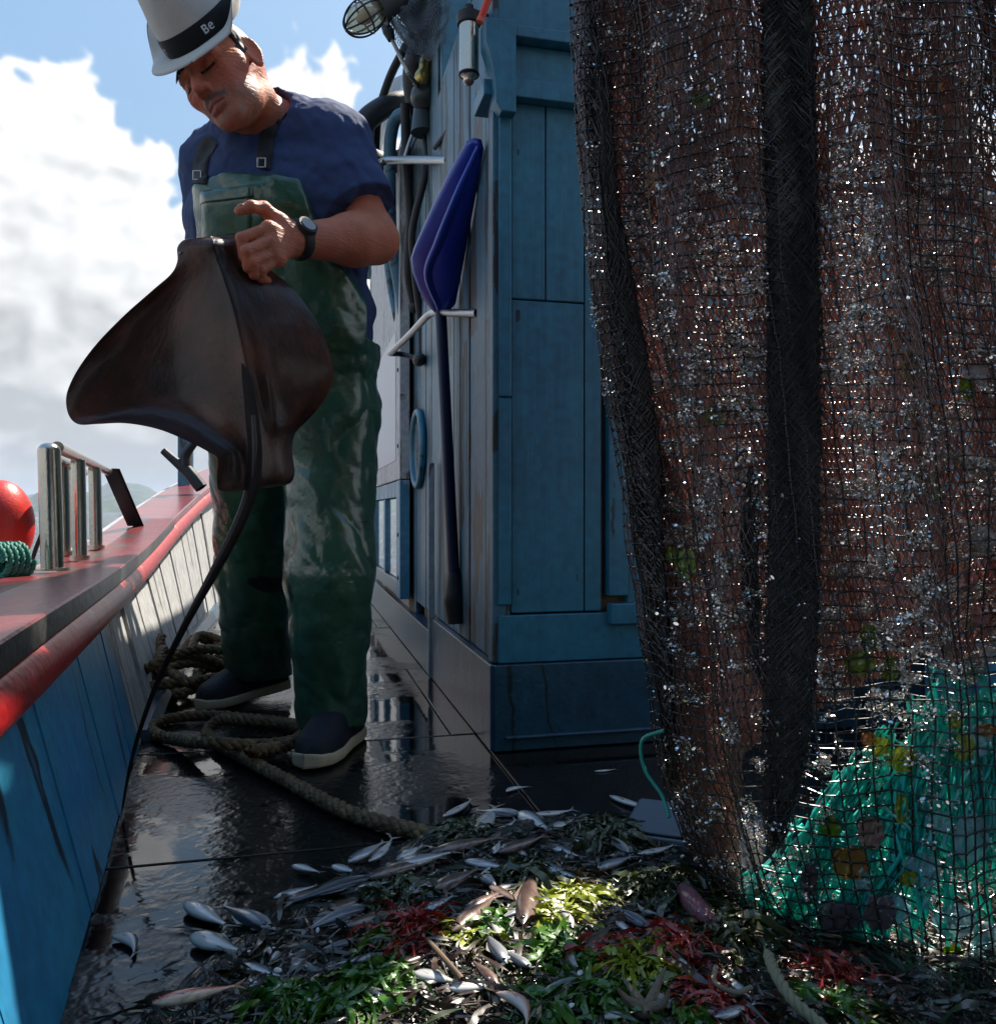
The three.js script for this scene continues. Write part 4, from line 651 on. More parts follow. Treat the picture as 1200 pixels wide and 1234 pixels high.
  // chest pocket and its stitched flap, straps and buckles lie on the cloth
  const patch = (x0, x1, y0, y1, sdf, off, nu = 14, nv2 = 14, skew = 0) => gridGeo(nu, nv2, (u, v) => { const e = (u === 0 || u === 1 || v === 0 || v === 1) ? 0.0 : off; const px = lerp(x0, x1, u), py = lerp(y0, y1, v) + (u - 0.5) * skew; const h = seen(sdf, px, py) || P(px, py, 1.68); const dir = new V3(0, EYE, 0).sub(h).normalize(); h.addScaledVector(dir, e); h.u = h.x + h.z * 0.6; h.v = h.y; return h; });
  onMan('pocket', patch(243, 303, 232, 288, bibD, 0.006, 18, 18, -8), mat.oilskin, ov);
  onMan('pocket_flap', patch(241, 305, 226, 243, bibD, 0.010, 18, 8, -8), mat.oilskin, ov);
  const both = (p) => Math.min(shirtD(p), bibD(p));
  const strap = (pts) => { const c = new THREE.CatmullRomCurve3(pts.map(([x, y]) => new V3(x, y, 0))); return gridGeo(6, 26, (u, v) => { const q = c.getPoint(v), t = c.getTangent(v), px = q.x + (u - 0.5) * 19 * -t.y * -1, py = q.y + (u - 0.5) * 19 * -t.x; const h = seen(both, px, py) || P(px, py, 1.75); const dir = new V3(0, EYE, 0).sub(h).normalize(); return h.addScaledVector(dir, (u === 0 || u === 1) ? 0.001 : 0.006).add(new V3(0, 0.002, 0)); }); };
  const strapM = M({ color: lin(0.012, 0.012, 0.013), roughness: 0.7, bumpMap: grainBump, bumpScale: 0.001 });
  onMan('strap', strap([[318, 204], [320, 180], [324, 160], [330, 143], [338, 131]]), strapM, ov);
  onMan('strap', strap([[240, 222], [241, 205], [244, 190], [250, 176], [256, 168]]), strapM, ov);
  for (const [x, y] of [[318, 199], [241, 214]]) { const h = seen(both, x, y); if (h) { const b = merge([box(0.016, 0.003, 0.003, 0, 0.009, 0, 0.001), box(0.016, 0.003, 0.003, 0, -0.009, 0, 0.001), box(0.003, 0.02, 0.003, -0.008, 0, 0, 0.001), box(0.003, 0.02, 0.003, 0.008, 0, 0, 0.001)]); b.translate(h.x - 0.001, h.y, h.z + 0.012); onMan('buckle', b, mat.dullSteel, ov); } }

  // ---- wristwatch
  {
    const ax = wl.clone().sub(el).normalize(), c = wl.clone().addScaledVector(ax, -0.016), rot = new THREE.Quaternion().setFromUnitVectors(new V3(0, 0, 1), ax);
    const stp = new THREE.CylinderGeometry(0.0345, 0.0365, 0.024, 32, 1, true).rotateX(-Math.PI / 2); const st2 = new THREE.TorusGeometry(0.0345, 0.005, 8, 36).scale(1, 1, 2.4);
    const w = onMan('wristwatch', merge([st2]).applyQuaternion(rot).translate(c.x, c.y, c.z), mat.rubber);
    const out = new V3(-0.1, 0.1, 1).addScaledVector(ax, -new V3(-0.1, 0.1, 1).dot(ax)).normalize(), cc = c.clone().addScaledVector(out, 0.037), r2 = new THREE.Quaternion().setFromUnitVectors(new V3(0, 1, 0), out);
    onMan('watch_case', new THREE.CylinderGeometry(0.019, 0.021, 0.011, 26).applyQuaternion(r2).translate(cc.x, cc.y, cc.z), mat.rubber, w);
    const c3 = cc.clone().addScaledVector(out, 0.0058); onMan('watch_dial', new THREE.CylinderGeometry(0.0145, 0.0145, 0.002, 24).applyQuaternion(r2).translate(c3.x, c3.y, c3.z), MP({ color: lin(0.02, 0.025, 0.03), roughness: 0.1, clearcoat: 1 }), w);
  }

  // ---- shoes: navy canvas uppers on cream soles
  const half = table([0, 0.06, 0.2, 0.42, 0.68, 0.85, 0.95, 1], [0.0005, 0.029, 0.036, 0.037, 0.049, 0.045, 0.030, 0.0005]);
  const shoe = (heel, toe, lift, label) => {
    const g = new THREE.Group(); g.name = 'shoe'; man.add(g);
    const L = 0.285; g.position.copy(toe).sub(manBase); g.rotation.order = 'YXZ'; g.rotation.y = Math.atan2(toe.x - heel.x, toe.z - heel.z); g.rotation.x = Math.asin(clamp(lift / L, 0, 0.5));
    const sole = gridGeo(32, 40, (u, v) => { const t = (1 - Math.cos(v * Math.PI)) / 2, a = u * 2 * Math.PI, w = half(t) + 0.004 * Math.sin(Math.PI * t) ** 0.3, sq = (x) => Math.sign(x) * Math.pow(Math.abs(x), 0.45); return new V3(w * sq(Math.cos(a)), 0.0165 + 0.0155 * sq(Math.sin(a)) + 0.012 * Math.max(0, t - 0.8) * 2, (t - 1) * L + (t < 0.5 ? -0.004 : 0.004)); });
    const up = gridGeo(26, 40, (u, v) => { const t = (1 - Math.cos(v * Math.PI)) / 2, a = u * Math.PI, w = half(t) * 0.97, h = table([0, 0.08, 0.25, 0.45, 0.62, 0.8, 0.93, 1], [0.05, 0.085, 0.105, 0.098, 0.075, 0.054, 0.040, 0.012])(t); return new V3(w * Math.cos(a) * Math.pow(Math.abs(Math.cos(a)), -0.25 + 0.0001), 0.026 + h * Math.pow(Math.sin(a), 0.8), (t - 1) * L); });
    part('sole', sole, M({ color: lin(0.58, 0.47, 0.30), roughness: 0.6, bumpMap: grainBump, bumpScale: 0.002 }), g);
    part('upper', up, M({ color: lin(0.008, 0.009, 0.018), roughness: 0.65, bumpMap: grainBump, bumpScale: 0.003 }), g);
    return g;
  };
  const tL = deckAt(367, 930), hLh = deckAt(434, 884); shoe(hLh, tL, 0);
  const tR = deckAt(237, 858), hRh = tR.clone().add(new V3(0.20, 0, -0.20)); shoe(hRh, tR, 0.025);

  // ---- hat
  const hatL = new V3(0.90, 0.34, 0.27).normalize(), toEye = new V3(0.34, -0.52, 0.78), tv = toEye.clone().addScaledVector(hatL, -toEye.dot(hatL)).normalize(), up0 = new V3().crossVectors(tv, hatL).normalize();
  if (up0.y < 0) up0.negate();
  const hatU = up0.clone().multiplyScalar(Math.cos(0.09)).addScaledVector(tv, Math.sin(0.09)), hatF = new V3().crossVectors(hatL, hatU);
  const hO = P(246, 39, 1.650), hat = (x, y, z) => hO.clone().addScaledVector(hatL, x).addScaledVector(hatU, y).addScaledVector(hatF, z);
  const straw = tex(256, (u, v) => { const a = Math.sin(u * Math.PI * 2 * 32), b = Math.sin(v * Math.PI * 2 * 32); return 0.5 + 0.35 * a * b + 0.2 * (tfbm(u, v, 32, 5, 2) - 0.5); }, { srgb: false, rep: 4, repY: 2 });
  const strawC = tex(256, (u, v) => { const a = Math.sin(u * Math.PI * 2 * 32), b = Math.sin(v * Math.PI * 2 * 32), k = 0.86 + 0.05 * a * b + 0.06 * (tfbm(u, v, 6, 15, 4) - 0.5); return [k, k * 0.985, k * 0.95]; }, { rep: 4, repY: 2 });
  const hatM = MP({ map: strawC, roughness: 0.8, bumpMap: straw, bumpScale: 0.0012, transmission: 0.0 });
  const prof = [[0, 0.084, 0.101], [0.03, 0.082, 0.099], [0.07, 0.077, 0.093], [0.105, 0.070, 0.086], [0.120, 0.062, 0.076], [0.127, 0.046, 0.060], [0.121, 0.027, 0.04], [0.110, 0.011, 0.018], [0.106, 0.001, 0.001]];
  const crown = gridGeo(64, 48, (u, v) => { const k = v * (prof.length - 1), i = Math.min(prof.length - 2, Math.floor(k)), t = k - i, a = u * 2 * Math.PI; const h = lerp(prof[i][0], prof[i + 1][0], t), rx = lerp(prof[i][1], prof[i + 1][1], t), rz = lerp(prof[i][2], prof[i + 1][2], t); const pinch = 1 - 0.16 * sstep(0.05, 0.12, h) * Math.max(0, Math.cos(a)) ** 2 * Math.abs(Math.sin(a * 1)) * 2; return hat(rx * Math.sin(a) * pinch, h, rz * Math.cos(a) * (1 - 0.05 * sstep(0.06, 0.12, h))); });
  const brimPt = (a, t, th) => { const c = Math.cos(a), s = Math.sin(a), ri = [0.083, 0.100], ro = [0.128, c > 0 ? 0.148 : 0.132]; const x = lerp(ri[0], ro[0], t) * s, z = lerp(ri[1], ro[1], t) * c; const back = Math.max(sstep(0.05, -0.6, c), 0.85 * sstep(0.62, 0.97, s)), front = clamp(c); const y = Math.pow(t, 1.4) * 0.060 * back - t * 0.004 * front + 0.004 * Math.sin(t * Math.PI); return hat(x, y + th, z); };
  const brim = gridGeo(80, 20, (u, v) => { const a = u * 2 * Math.PI; return v < 0.5 ? brimPt(a, v * 2, 0.0012) : brimPt(a, (1 - v) * 2, -0.0012); });
  const hm = onMan('hat', crown, hatM); onMan('brim', brim, hatM, hm);
  const cv = document.createElement('canvas'); cv.width = 1024; cv.height = 64; const cx = cv.getContext('2d'); cx.fillStyle = '#08090d'; cx.fillRect(0, 0, 1024, 64); cx.fillStyle = '#e8e8ea'; cx.font = 'bold 40px sans-serif'; cx.textBaseline = 'middle'; cx.fillText('Be', 512 + 62, 31); cx.fillStyle = '#9a9aa0'; cx.fillText('rr', 512 - 165, 33);
  const ct = new THREE.CanvasTexture(cv); ct.colorSpace = THREE.SRGBColorSpace;
  const band = gridGeo(64, 4, (u, v) => { const a = (u - 0.5) * 2 * Math.PI, h = lerp(0.002, 0.036, v), e = 0.0022 * Math.sin(Math.min(1, v + 0.0001) * Math.PI) ** 0.3 + 0.0006; const q = hat((0.0838 - h * 0.06 + e) * Math.sin(a), h, (0.1008 - h * 0.07 + e) * Math.cos(a)); q.u = u; q.v = v; return q; });
  ct.flipY = true; onMan('hat_band', band, M({ map: ct, roughness: 0.7 }), hm);
}

// ================================================================ the ray he holds up
{
  const rbase = P(255, 430, 1.50), ray = thing('ray_fish', 'dark brown ray with broad wings and long whip tail held up by its head', 'ray', rbase);
  const Lp = [[238, 287], [222, 289], [214, 298], [214, 314], [208, 328], [185, 349], [150, 380], [112, 420], [88, 456], [80, 480], [84, 502], [94, 511], [118, 511], [150, 510], [190, 517], [225, 531], [252, 545], [262, 552], [262, 574], [264, 590], [285, 592]];
  const Rp = [[270, 284], [288, 284], [299, 291], [304, 304], [312, 316], [330, 328], [350, 345], [368, 366], [382, 388], [393, 412], [400, 436], [402, 454], [397, 470], [388, 486], [377, 500], [366, 511], [356, 522], [352, 540], [355, 572], [350, 582], [325, 588]];
  const Mp = [[254, 285], [256, 288], [257, 294], [259, 302], [262, 314], [266, 326], [270, 340], [276, 358], [282, 380], [287, 402], [292, 426], [296, 448], [299, 466], [302, 484], [305, 502], [308, 518], [310, 532], [311, 546], [312, 562], [312, 576], [310, 588]];
  const poly = (a) => { const c = new THREE.CatmullRomCurve3(a.map(([x, y]) => new V3(x, y, 0)), false, 'centripetal'); const n = a.length - 1; return (t) => c.getPoint(t); };
  const Lc = poly(Lp), Rc = poly(Rp), Mc = poly(Mp);
  const depth = (px, py, side, s) => { let d = 1.502; const k = (px - 290) / 200; d += side < 0 ? -0.02 * s * s - 0.05 * s * s * s * sstep(300, 480, py) : 0.03 * s + 0.03 * s * s; d += 0.008 * fbm(px / 60, py / 60, 1.1, 2) * s; d += (py - 420) / 200 * -0.01; return d; };
  const NS = 44, NT = 120;
  const point = (t, s, face) => {                                    // s from -1 (left edge) to 1 (right edge)
    const m = Mc(t), e = s < 0 ? Lc(t) : Rc(t), a = Math.abs(s), px = lerp(m.x, e.x, a), py = lerp(m.y, e.y, a);
    const hump = 0.017 * Math.exp(-(((px - m.x) / 42) ** 2)) * sstep(0, 0.12, t) * (1 - 0.7 * sstep(0.55, 1, t)), edge = Math.pow(Math.max(0, 1 - Math.pow(a, 2.2)), 0.6), th = (0.0022 + hump) * edge;
    const headT = 0.014 * (1 - sstep(0.0, 0.3, t)) * edge;
    const spine = 0.006 * Math.exp(-(((px - m.x - 2) / 7) ** 2)) * sstep(0.15, 0.3, t), fold = s > 0 ? 0.004 * Math.exp(-(((px - m.x - 30 + 12 * (1 - t)) / 9) ** 2)) * sstep(0.35, 0.6, t) : 0.004 * Math.exp(-(((px - m.x + 38) / 16) ** 2)) * sstep(0.3, 0.5, t);
    const d = depth(px, py, s, a);
    return P(px, py, face > 0 ? d - th - headT - (spine + fold) * edge : d + th * 0.5 + headT).sub(rbase);
  };
  const colT = tex(512, (u, v) => { const a = tfbm(u, v, 6, 5, 6), b = tfbm(u, v, 60, 11, 3); let c = mix3([0.165, 0.095, 0.072], [0.37, 0.215, 0.145], clamp(a * 2.4 - 0.75)); const k = 0.85 + 0.3 * b; return [c[0] * k, c[1] * k, c[2] * k]; });
  const rayM = MP({ map: colT, roughness: 0.4, specularIntensity: 0.6, clearcoat: 0.25, clearcoatRoughness: 0.14, bumpMap: tex(512, (u, v) => 0.6 * tfbm(u, v, 24, 5, 4) + 0.4 * tfbm(u, v, 120, 9, 2), { srgb: false }), bumpScale: 0.0012 });
  const front = gridGeo(NS * 2, NT, (u, v) => point(v, u * 2 - 1, 1)), back = gridGeo(NS * 2, NT, (u, v) => point(v, 1 - u * 2, -1));
  part('disc', front, rayM, ray);
  part('underside', back, M({ color: lin(0.48, 0.42, 0.38), roughness: 0.45 }), ray);
  for (const [x, y, d] of [[220, 306, 1.490]]) part('eye', new THREE.SphereGeometry(0.007, 14, 10).translate(...P(x, y, d).sub(rbase).toArray()), MP({ color: lin(0.01, 0.01, 0.01), roughness: 0.1, clearcoat: 1 }), ray);
  const tailPts = [[288, 400, 1.492], [298, 455, 1.482], [305, 510, 1.480], [308, 560, 1.484], [300, 600, 1.478], [283, 642, 1.47], [258, 690, 1.47], [222, 756, 1.475], [186, 832, 1.485], [163, 900, 1.485], [152, 950, 1.482], [148, 974, 1.480]].map(([x, y, d]) => P(x, y, d).sub(rbase));
  part('tail', taperTube(tailPts, [0.003, 0.009, 0.012, 0.0125, 0.011, 0.0095, 0.0075, 0.006, 0.0048, 0.004, 0.0032, 0.002], 120, 10), MP({ color: lin(0.018, 0.010, 0.008), roughness: 0.5, specularIntensity: 0.5, bumpMap: grainBump, bumpScale: 0.003 }), ray);
  part('tail_spine', taperTube([[305, 500, 1.456], [307, 540, 1.460], [304, 575, 1.462]].map(([x, y, d]) => P(x, y, d).sub(rbase)), [0.004, 0.005, 0.001], 16, 6), M({ color: lin(0.06, 0.05, 0.045), roughness: 0.5 }), ray);
}

// ================================================================ ropes on the deck
{
  const ropeM = M({ map: tex(256, (u, v) => { const a = tfbm(u, v, 8, 3, 5), b = tfbm(u, v * 0.2, 64, 5, 2); const c = mix3([0.33, 0.26, 0.17], [0.52, 0.43, 0.28], clamp(a * 1.5 - 0.3)); const k = 0.75 + 0.5 * b; return [c[0] * k, c[1] * k, c[2] * k]; }), roughness: 0.75, bumpMap: tex(256, (u, v) => tfbm(u * 1, v * 0.2, 64, 9, 3), { srgb: false }), bumpScale: 0.003 });
  const R = 0.0145, on = (px, py, y = R) => deckAt(px, py, y);
  const pts = [on(566, 1012), on(530, 1008), on(490, 999), on(440, 986), on(400, 970), on(365, 951), on(325, 930), on(288, 910), on(262, 894), on(250, 880), on(262, 869, 0.03), on(300, 868, 0.045), on(340, 873, 0.04), on(366, 880, 0.03), on(352, 893, 0.025), on(310, 898, 0.03), on(262, 896, 0.045), on(215, 892, 0.02), on(187, 884, R), on(184, 875, R), on(205, 866, R), on(250, 862, 0.02), on(300, 866, R), on(345, 871, R), on(370, 884, 0.04), on(345, 898, 0.03), on(300, 906, 0.045)];
  single('mooring_rope', ropeGeo(pts, R, 0.062, false, 7), ropeM, 'thick tan rope running across the deck from loops beside the shoes', 'rope');
  const coil = (c, rx, rz, n, seed, lift, name, label, R2 = 0.015) => {
    const r = rng(seed), p = []; for (let i = 0; i < n * 9; i++) { const t = i / 9, a = i / 9 * 2 * Math.PI + seed, k = 1 + (r() - 0.5) * 0.9; p.push(new V3(c.x + Math.cos(a) * rx * k + (r() - 0.5) * 0.05, R2 + r() * t / n * lift + r() * 0.03, c.z + Math.sin(a) * rz * k)); }
    single(name, ropeGeo(p, R2, 0.06, false, 6), ropeM, label, 'rope');
  };
  coil(new V3(-0.93, 0, -2.62), 0.13, 0.26, 6, 4, 0.15, 'rope_heap', 'untidy heap of tan rope against the white bulwark boards');
  coil(new V3(-1.0, 0, -4.1), 0.14, 0.20, 5, 9, 0.20, 'rope_heap', 'sunlit heap of rope seen far back between the legs', 0.018);
}

// ================================================================ the catch spread on the deck
const moundH = (x, d) => 0.028 * Math.exp(-(((x - 0.10) / 0.34) ** 2) - (((d - 1.0) / 0.30) ** 2)) + 0.02 * Math.exp(-(((x - 0.05) / 0.22) ** 2) - (((d - 1.36) / 0.12) ** 2));
function pile(px, py, up = 0) { let d = EYE * FPX / (py - 617); for (let i = 0; i < 12; i++) { const h = moundH((px - 600) / FPX * d, d) + up; d = (EYE - h) * FPX / (py - 617); } return P(px, py, d); }
const pileEdge = table([150, 190, 240, 340, 450, 540, 600, 700, 830, 1200], [1260, 1215, 1165, 1095, 1035, 995, 985, 988, 1002, 1040]);
{
  const r = rng(31);
  // bed of dark weed
  const bed = gridGeo(110, 70, (u, v) => { const px = lerp(120, 1180, u), e = pileEdge(px), py = lerp(Math.max(e - 8, 700), 1420, v * v * 0.7 + v * 0.3), q = pile(px, py); const b = sstep(0, 0.06, v); q.y += -0.006 + b * (0.006 + 0.016 * Math.max(0, fbm(q.x * 26, q.z * 26, 1.2, 4)) * 2); q.u = q.x * 3; q.v = q.z * 3; return q; });
  const weedM = (c, s = 0.02) => MP({ color: lin(...c), roughness: 0.42, clearcoat: 0.75, clearcoatRoughness: 0.12, side: THREE.DoubleSide, bumpMap: grainBump, bumpScale: 0.004, transmission: 0.12, thickness: 0 });
  const bedM = MP({ map: tex(256, (u, v) => { const a = tfbm(u, v, 8, 3, 5), b = tfbm(u, v, 8, 44, 5); let c = mix3([0.04, 0.03, 0.024], [0.11, 0.075, 0.05], clamp(a * 2 - 0.6)); c = mix3(c, [0.10, 0.15, 0.04], clamp(b * 3 - 1.6)); return c; }), roughness: 0.35, clearcoat: 0.6, clearcoatRoughness: 0.1, bumpMap: grainBump, bumpScale: 0.01 });
  single('weed_bed', bed, bedM, 'flattened dark layer of wet seaweed under the fish on deck', 'seaweed', null, 'stuff');
  // a ribbon of weed: a curling strip lying on the pile
  const ribbon = (o, q, len, w, rr, ruf, up) => {
    const n = 9; let a = rr() * 6.28, pitch = (rr() - 0.3) * up, p = q.clone(); const tw = (rr() - 0.5) * 0.9, curve = (rr() - 0.5) * 1.2; const base = o.p.length / 3; let roll = (rr() - 0.5) * 1.6;
    for (let i = 0; i <= n; i++) {
      const t = i / n, ww = w * Math.sin(Math.PI * clamp(0.12 + t * 0.86)) ** 0.6, ca = Math.cos(a), sa = Math.sin(a), cr = Math.cos(roll), sr = Math.sin(roll);
      for (const s of [-1, 0, 1]) { const rf = ruf * Math.sin(i * 2.1 + s * 1.7 + tw * 9); o.p.push(p.x - sa * ww * s * cr, Math.max(0.003, p.y + ww * s * sr + rf * (s ? 1 : -0.6)), p.z + ca * ww * s * cr); }
      p.x += ca * len / n; p.z += sa * len / n; p.y += pitch * len / n; pitch -= 0.35 * up * (0.6 + rr() * 0.6); a += curve * 0.35 + (rr() - 0.5) * 0.7; roll += tw;
      p.y = Math.max(p.y, 0.004 + Math.max(0, moundH(p.x, -p.z) - 0.005));
    }
    for (let i = 0; i < n; i++) for (let s = 0; s < 2; s++) { const k = base + i * 3 + s; o.i.push(k, k + 3, k + 1, k + 1, k + 3, k + 4); }
  };
  const finish = (o) => { const g = new THREE.BufferGeometry(); g.setAttribute('position', new THREE.Float32BufferAttribute(o.p, 3)); g.setIndex(o.i); g.computeVertexNormals(); return g; };
  // loose dark kelp strips over the whole heap, more than one could count
  for (const [n, c, seed] of [[1900, [0.035, 0.022, 0.014], 1], [1000, [0.02, 0.035, 0.008], 2], [900, [0.06, 0.03, 0.018], 3]]) {
    const o = { p: [], i: [] }, rr = rng(100 + seed);
    for (let k = 0; k < n; k++) { const px = lerp(190, 1190, rr()), e = pileEdge(px); const py = lerp(e + 10, 1330, rr() ** 1.1); if (px < 420 && rr() < 0.55) continue; ribbon(o, pile(px, py, 0.008), 0.05 + rr() * 0.11, 0.0009 + rr() * rr() * rr() * 0.0055, rr, 0.0014, 0.45); }
    single('kelp_litter', finish(o), weedM(c), ['dark brown weed strips strewn through the catch', 'dark green weed strips strewn through the catch', 'reddish brown weed strips strewn through the catch'][seed - 1], 'seaweed', null, 'stuff');
  }
  // clumps of bright weed
  const clump = (px, py, rad, n, m, label, group, seed, wide = 1, up = 0.9) => {
    const c = pile(px, py), o = { p: [], i: [] }, rr = rng(seed); c.y = Math.max(0, moundH(c.x, -c.z) - 0.002);
    for (let k = 0; k < n * 3.4; k++) { const a = rr() * 6.28, q = rad * 1.25 * Math.pow(rr(), 0.7), x = c.x + Math.cos(a) * q, z = c.z + Math.sin(a) * q; ribbon(o, new V3(x, moundH(x, -z) + 0.004 + rad * 0.42 * Math.max(0, 1 - (q / rad) ** 2) * rr(), z), (0.035 + rr() * 0.06), (0.0010 + rr() * rr() * 0.0055) * wide, rr, 0.0016 * wide, up * 0.75); }
    for (let i = 0; i < o.p.length; i += 3) { o.p[i] -= c.x; o.p[i + 1] -= c.y; o.p[i + 2] -= c.z; }
    const t = new THREE.Mesh(finish(o), m); t.name = numbered('seaweed_clump'); t.position.copy(c); t.castShadow = t.receiveShadow = true; scene.add(t); tag(t, label, 'seaweed', group);
  };
  const green = weedM([0.05, 0.16, 0.003]), lime = weedM([0.27, 0.31, 0.004]), red = weedM([0.38, 0.018, 0.008]), olive = weedM([0.04, 0.055, 0.008]), amber = weedM([0.22, 0.10, 0.015]);
  const gl = 'clump of bright green sea lettuce in the catch', yl = 'clump of yellow green seaweed in the catch', ol = 'clump of dark olive seaweed in the catch', rl = 'clump of red seaweed in the catch';
  let sd = 500;
  const LG = ['large bright green sea lettuce clump beyond the spotted red fish', 'flattened bright green sea lettuce clump touching the largest green clump', 'small bright green sea lettuce clump beside the tail of the red fish', 'little bright green weed tuft touching the red weed with a twig', 'bright green sea lettuce clump between two yellow green clumps', 'bright green sea lettuce clump behind the cream starfish', 'tiny bright green weed tuft beside the brown fish', 'bright green sea lettuce clump beside the cord under the net', 'bright green sea lettuce clump beside the curled pink fish', 'bright green weed tuft under the teal netting'];
  const LY = ['yellow green seaweed clump beside the amber weed', 'yellow green seaweed clump below the one beside the amber weed', 'broad yellow green seaweed clump between starfish and red weed', 'small yellow green seaweed tuft beside the tiny yellow tuft', 'small yellow green seaweed tuft beside the twig'];
  const LO = ['broad dark olive seaweed clump beside the mauve sea cucumber', 'dark olive seaweed clump in front of the pale tray', 'dark olive seaweed clump behind the amber weed', 'small dark olive seaweed clump at the end of the tan rope', 'dark olive seaweed clump between sea cucumber and net', 'dark olive seaweed clump behind the red weed with a twig'];
  const LR = ['red seaweed clump with a twig lying over it', 'small red seaweed tuft below the twig', 'red seaweed clump beside the tiny yellow tuft', 'small red seaweed tuft between green and yellow green weed', 'red seaweed clump beside the curled dark tan cord', 'red seaweed clump under the teal netting'];
  for (const [x, y, q, n] of [[448, 1195, 0.042, 110], [415, 1218, 0.035, 80], [350, 1212, 0.028, 50], [470, 1142, 0.02, 45], [672, 1150, 0.032, 80], [735, 1210, 0.036, 80], [592, 1118, 0.018, 35], [830, 1232, 0.03, 50], [650, 1218, 0.026, 45], [1010, 1218, 0.025, 40]]) clump(x, y, q, n, green, LG.shift(), 'bright green weed clumps', sd++, 1.2);
  for (const [x, y, q, n] of [[690, 1085, 0.034, 80], [668, 1110, 0.026, 60], [762, 1172, 0.034, 80], [775, 1150, 0.022, 40], [560, 1132, 0.018, 30]]) clump(x, y, q, n, lime, LY.shift(), 'yellow green weed clumps', sd++, 1.1);
  for (const [x, y, q, n] of [[795, 1080, 0.06, 120], [740, 1010, 0.06, 90], [640, 1060, 0.05, 70], [560, 1005, 0.035, 45], [870, 1130, 0.05, 70], [480, 1085, 0.05, 60]]) clump(x, y, q, n, olive, LO.shift(), 'dark olive weed clumps', sd++, 1.1, 0.7);
  for (const [x, y, q, n] of [[500, 1118, 0.035, 75], [487, 1150, 0.024, 45], [815, 1142, 0.034, 70], [735, 1155, 0.026, 45], [860, 1215, 0.035, 60], [1000, 1180, 0.04, 60]]) clump(x, y, q, n, red, LR.shift(), 'red weed clumps', sd++, 0.7, 1.3);
  clump(690, 1062, 0.018, 30, amber, 'small amber orange weed clump between two yellow green clumps', null, 640, 0.9); clump(800, 1145, 0.014, 24, lime, 'tiny bright yellow weed tuft beside the red weed', null, 641, 0.8);

  // ---- fish: one of each kind with its parts, then copies
  const prof = table([0, 0.04, 0.12, 0.25, 0.42, 0.6, 0.78, 0.9, 1], [0.012, 0.05, 0.095, 0.128, 0.135, 0.11, 0.065, 0.034, 0.030]);
  const makeFish = (name, label, group, { back, flank, belly, deep = 1, bend = 0, thick = 0.55, spots = 0, metal = 0.35, tailC = [0.25, 0.24, 0.22], eyeR = 0.020 }) => {
    const t = thing(name, label, 'fish', new V3(0, 0, 0), group), zB = (x) => bend * ((x - 0.45) ** 2 - 0.2) ;
    const g = gridGeo(16, 22, (u, v) => { const a = u * 2 * Math.PI, x = v, h = prof(v) * deep; return new V3(x * 0.86, h * thick * Math.sin(a) + 0.075 * thick * deep, -h * Math.cos(a) + zB(x)); });
    const p = g.attributes.position, col = []; const rr = rng(9);
    for (let i = 0; i < p.count; i++) { const v = Math.floor(i / 17) / 22, a = (i % 17) / 16 * 2 * Math.PI, k = Math.cos(a); let c = k > 0 ? mix3(flank, back, sstep(0.1, 0.7, k)) : mix3(flank, belly, sstep(0.0, 0.7, -k)); if (v < 0.2) c = mix3(c, back, 0.35 * (1 - v / 0.2)); const n = 1 + 0.25 * fbm(v * 12, k * 3, 1.5, 3) + spots * (fbm(v * 22, k * 5, 4.4, 2) > 0.12 ? -0.5 : 0.05); col.push(c[0] * n, c[1] * n, c[2] * n); }
    g.setAttribute('color', new THREE.Float32BufferAttribute(col, 3));
    part('body', g, MP({ vertexColors: true, roughness: 0.30, metalness: metal, clearcoat: 0.7, clearcoatRoughness: 0.12 }), t);
    const finM = MP({ color: lin(...tailC), roughness: 0.4, clearcoat: 0.4, side: THREE.DoubleSide, transmission: 0.2, thickness: 0 }), y0 = 0.075 * thick * deep, ze = zB(1);
    const fin = (pts) => { const pos = [], idx = []; for (const dy of [0.004, -0.004]) for (const [x, z] of pts) pos.push(x, y0 + dy, z); const n = pts.length; for (let i = 1; i < n - 1; i++) { idx.push(0, i, i + 1, n, n + i + 1, n + i); } for (let i = 0; i < n; i++) { const j = (i + 1) % n; idx.push(i, n + i, j, j, n + i, n + j); } const f = new THREE.BufferGeometry(); f.setAttribute('position', new THREE.Float32BufferAttribute(pos, 3)); f.setIndex(idx); f.computeVertexNormals(); return f; };
    part('tail_fin', merge([fin([[0.845, ze], [0.87, ze - 0.03], [1.0, ze - 0.12 + bend * 0.06], [0.92, ze - 0.005]]), fin([[0.845, ze], [0.92, ze + 0.005], [1.0, ze + 0.12 + bend * 0.06], [0.87, ze + 0.03]])]), finM, t);
    part('dorsal_fin', fin([[0.3, -prof(0.35) * deep + zB(0.35) + 0.01], [0.40, -prof(0.46) * deep * 1.35 + zB(0.46)], [0.60, -prof(0.7) * deep * 1.1 + zB(0.7)], [0.62, -prof(0.72) * deep + zB(0.72) + 0.01]]), finM, t);
    part('pectoral_fin', fin([[0.2, zB(0.23) + 0.01], [0.33, zB(0.36) + 0.05], [0.34, zB(0.38) + 0.02]]).translate(0, prof(0.25) * deep * thick * 0.93, 0), finM, t);
    const ex = 0.075, eh = prof(0.09) * deep; part('eye', new THREE.SphereGeometry(eyeR, 10, 8).scale(1, 0.6, 1).translate(ex, y0 + eh * thick * 0.80, zB(0.08) - eh * 0.22), MP({ color: lin(0.012, 0.012, 0.015), roughness: 0.08, clearcoat: 1 }), t);
    return t;
  };
  const sil = { back: [0.05, 0.055, 0.065], flank: [0.52, 0.50, 0.48], belly: [0.72, 0.69, 0.65], metal: 0.12 };
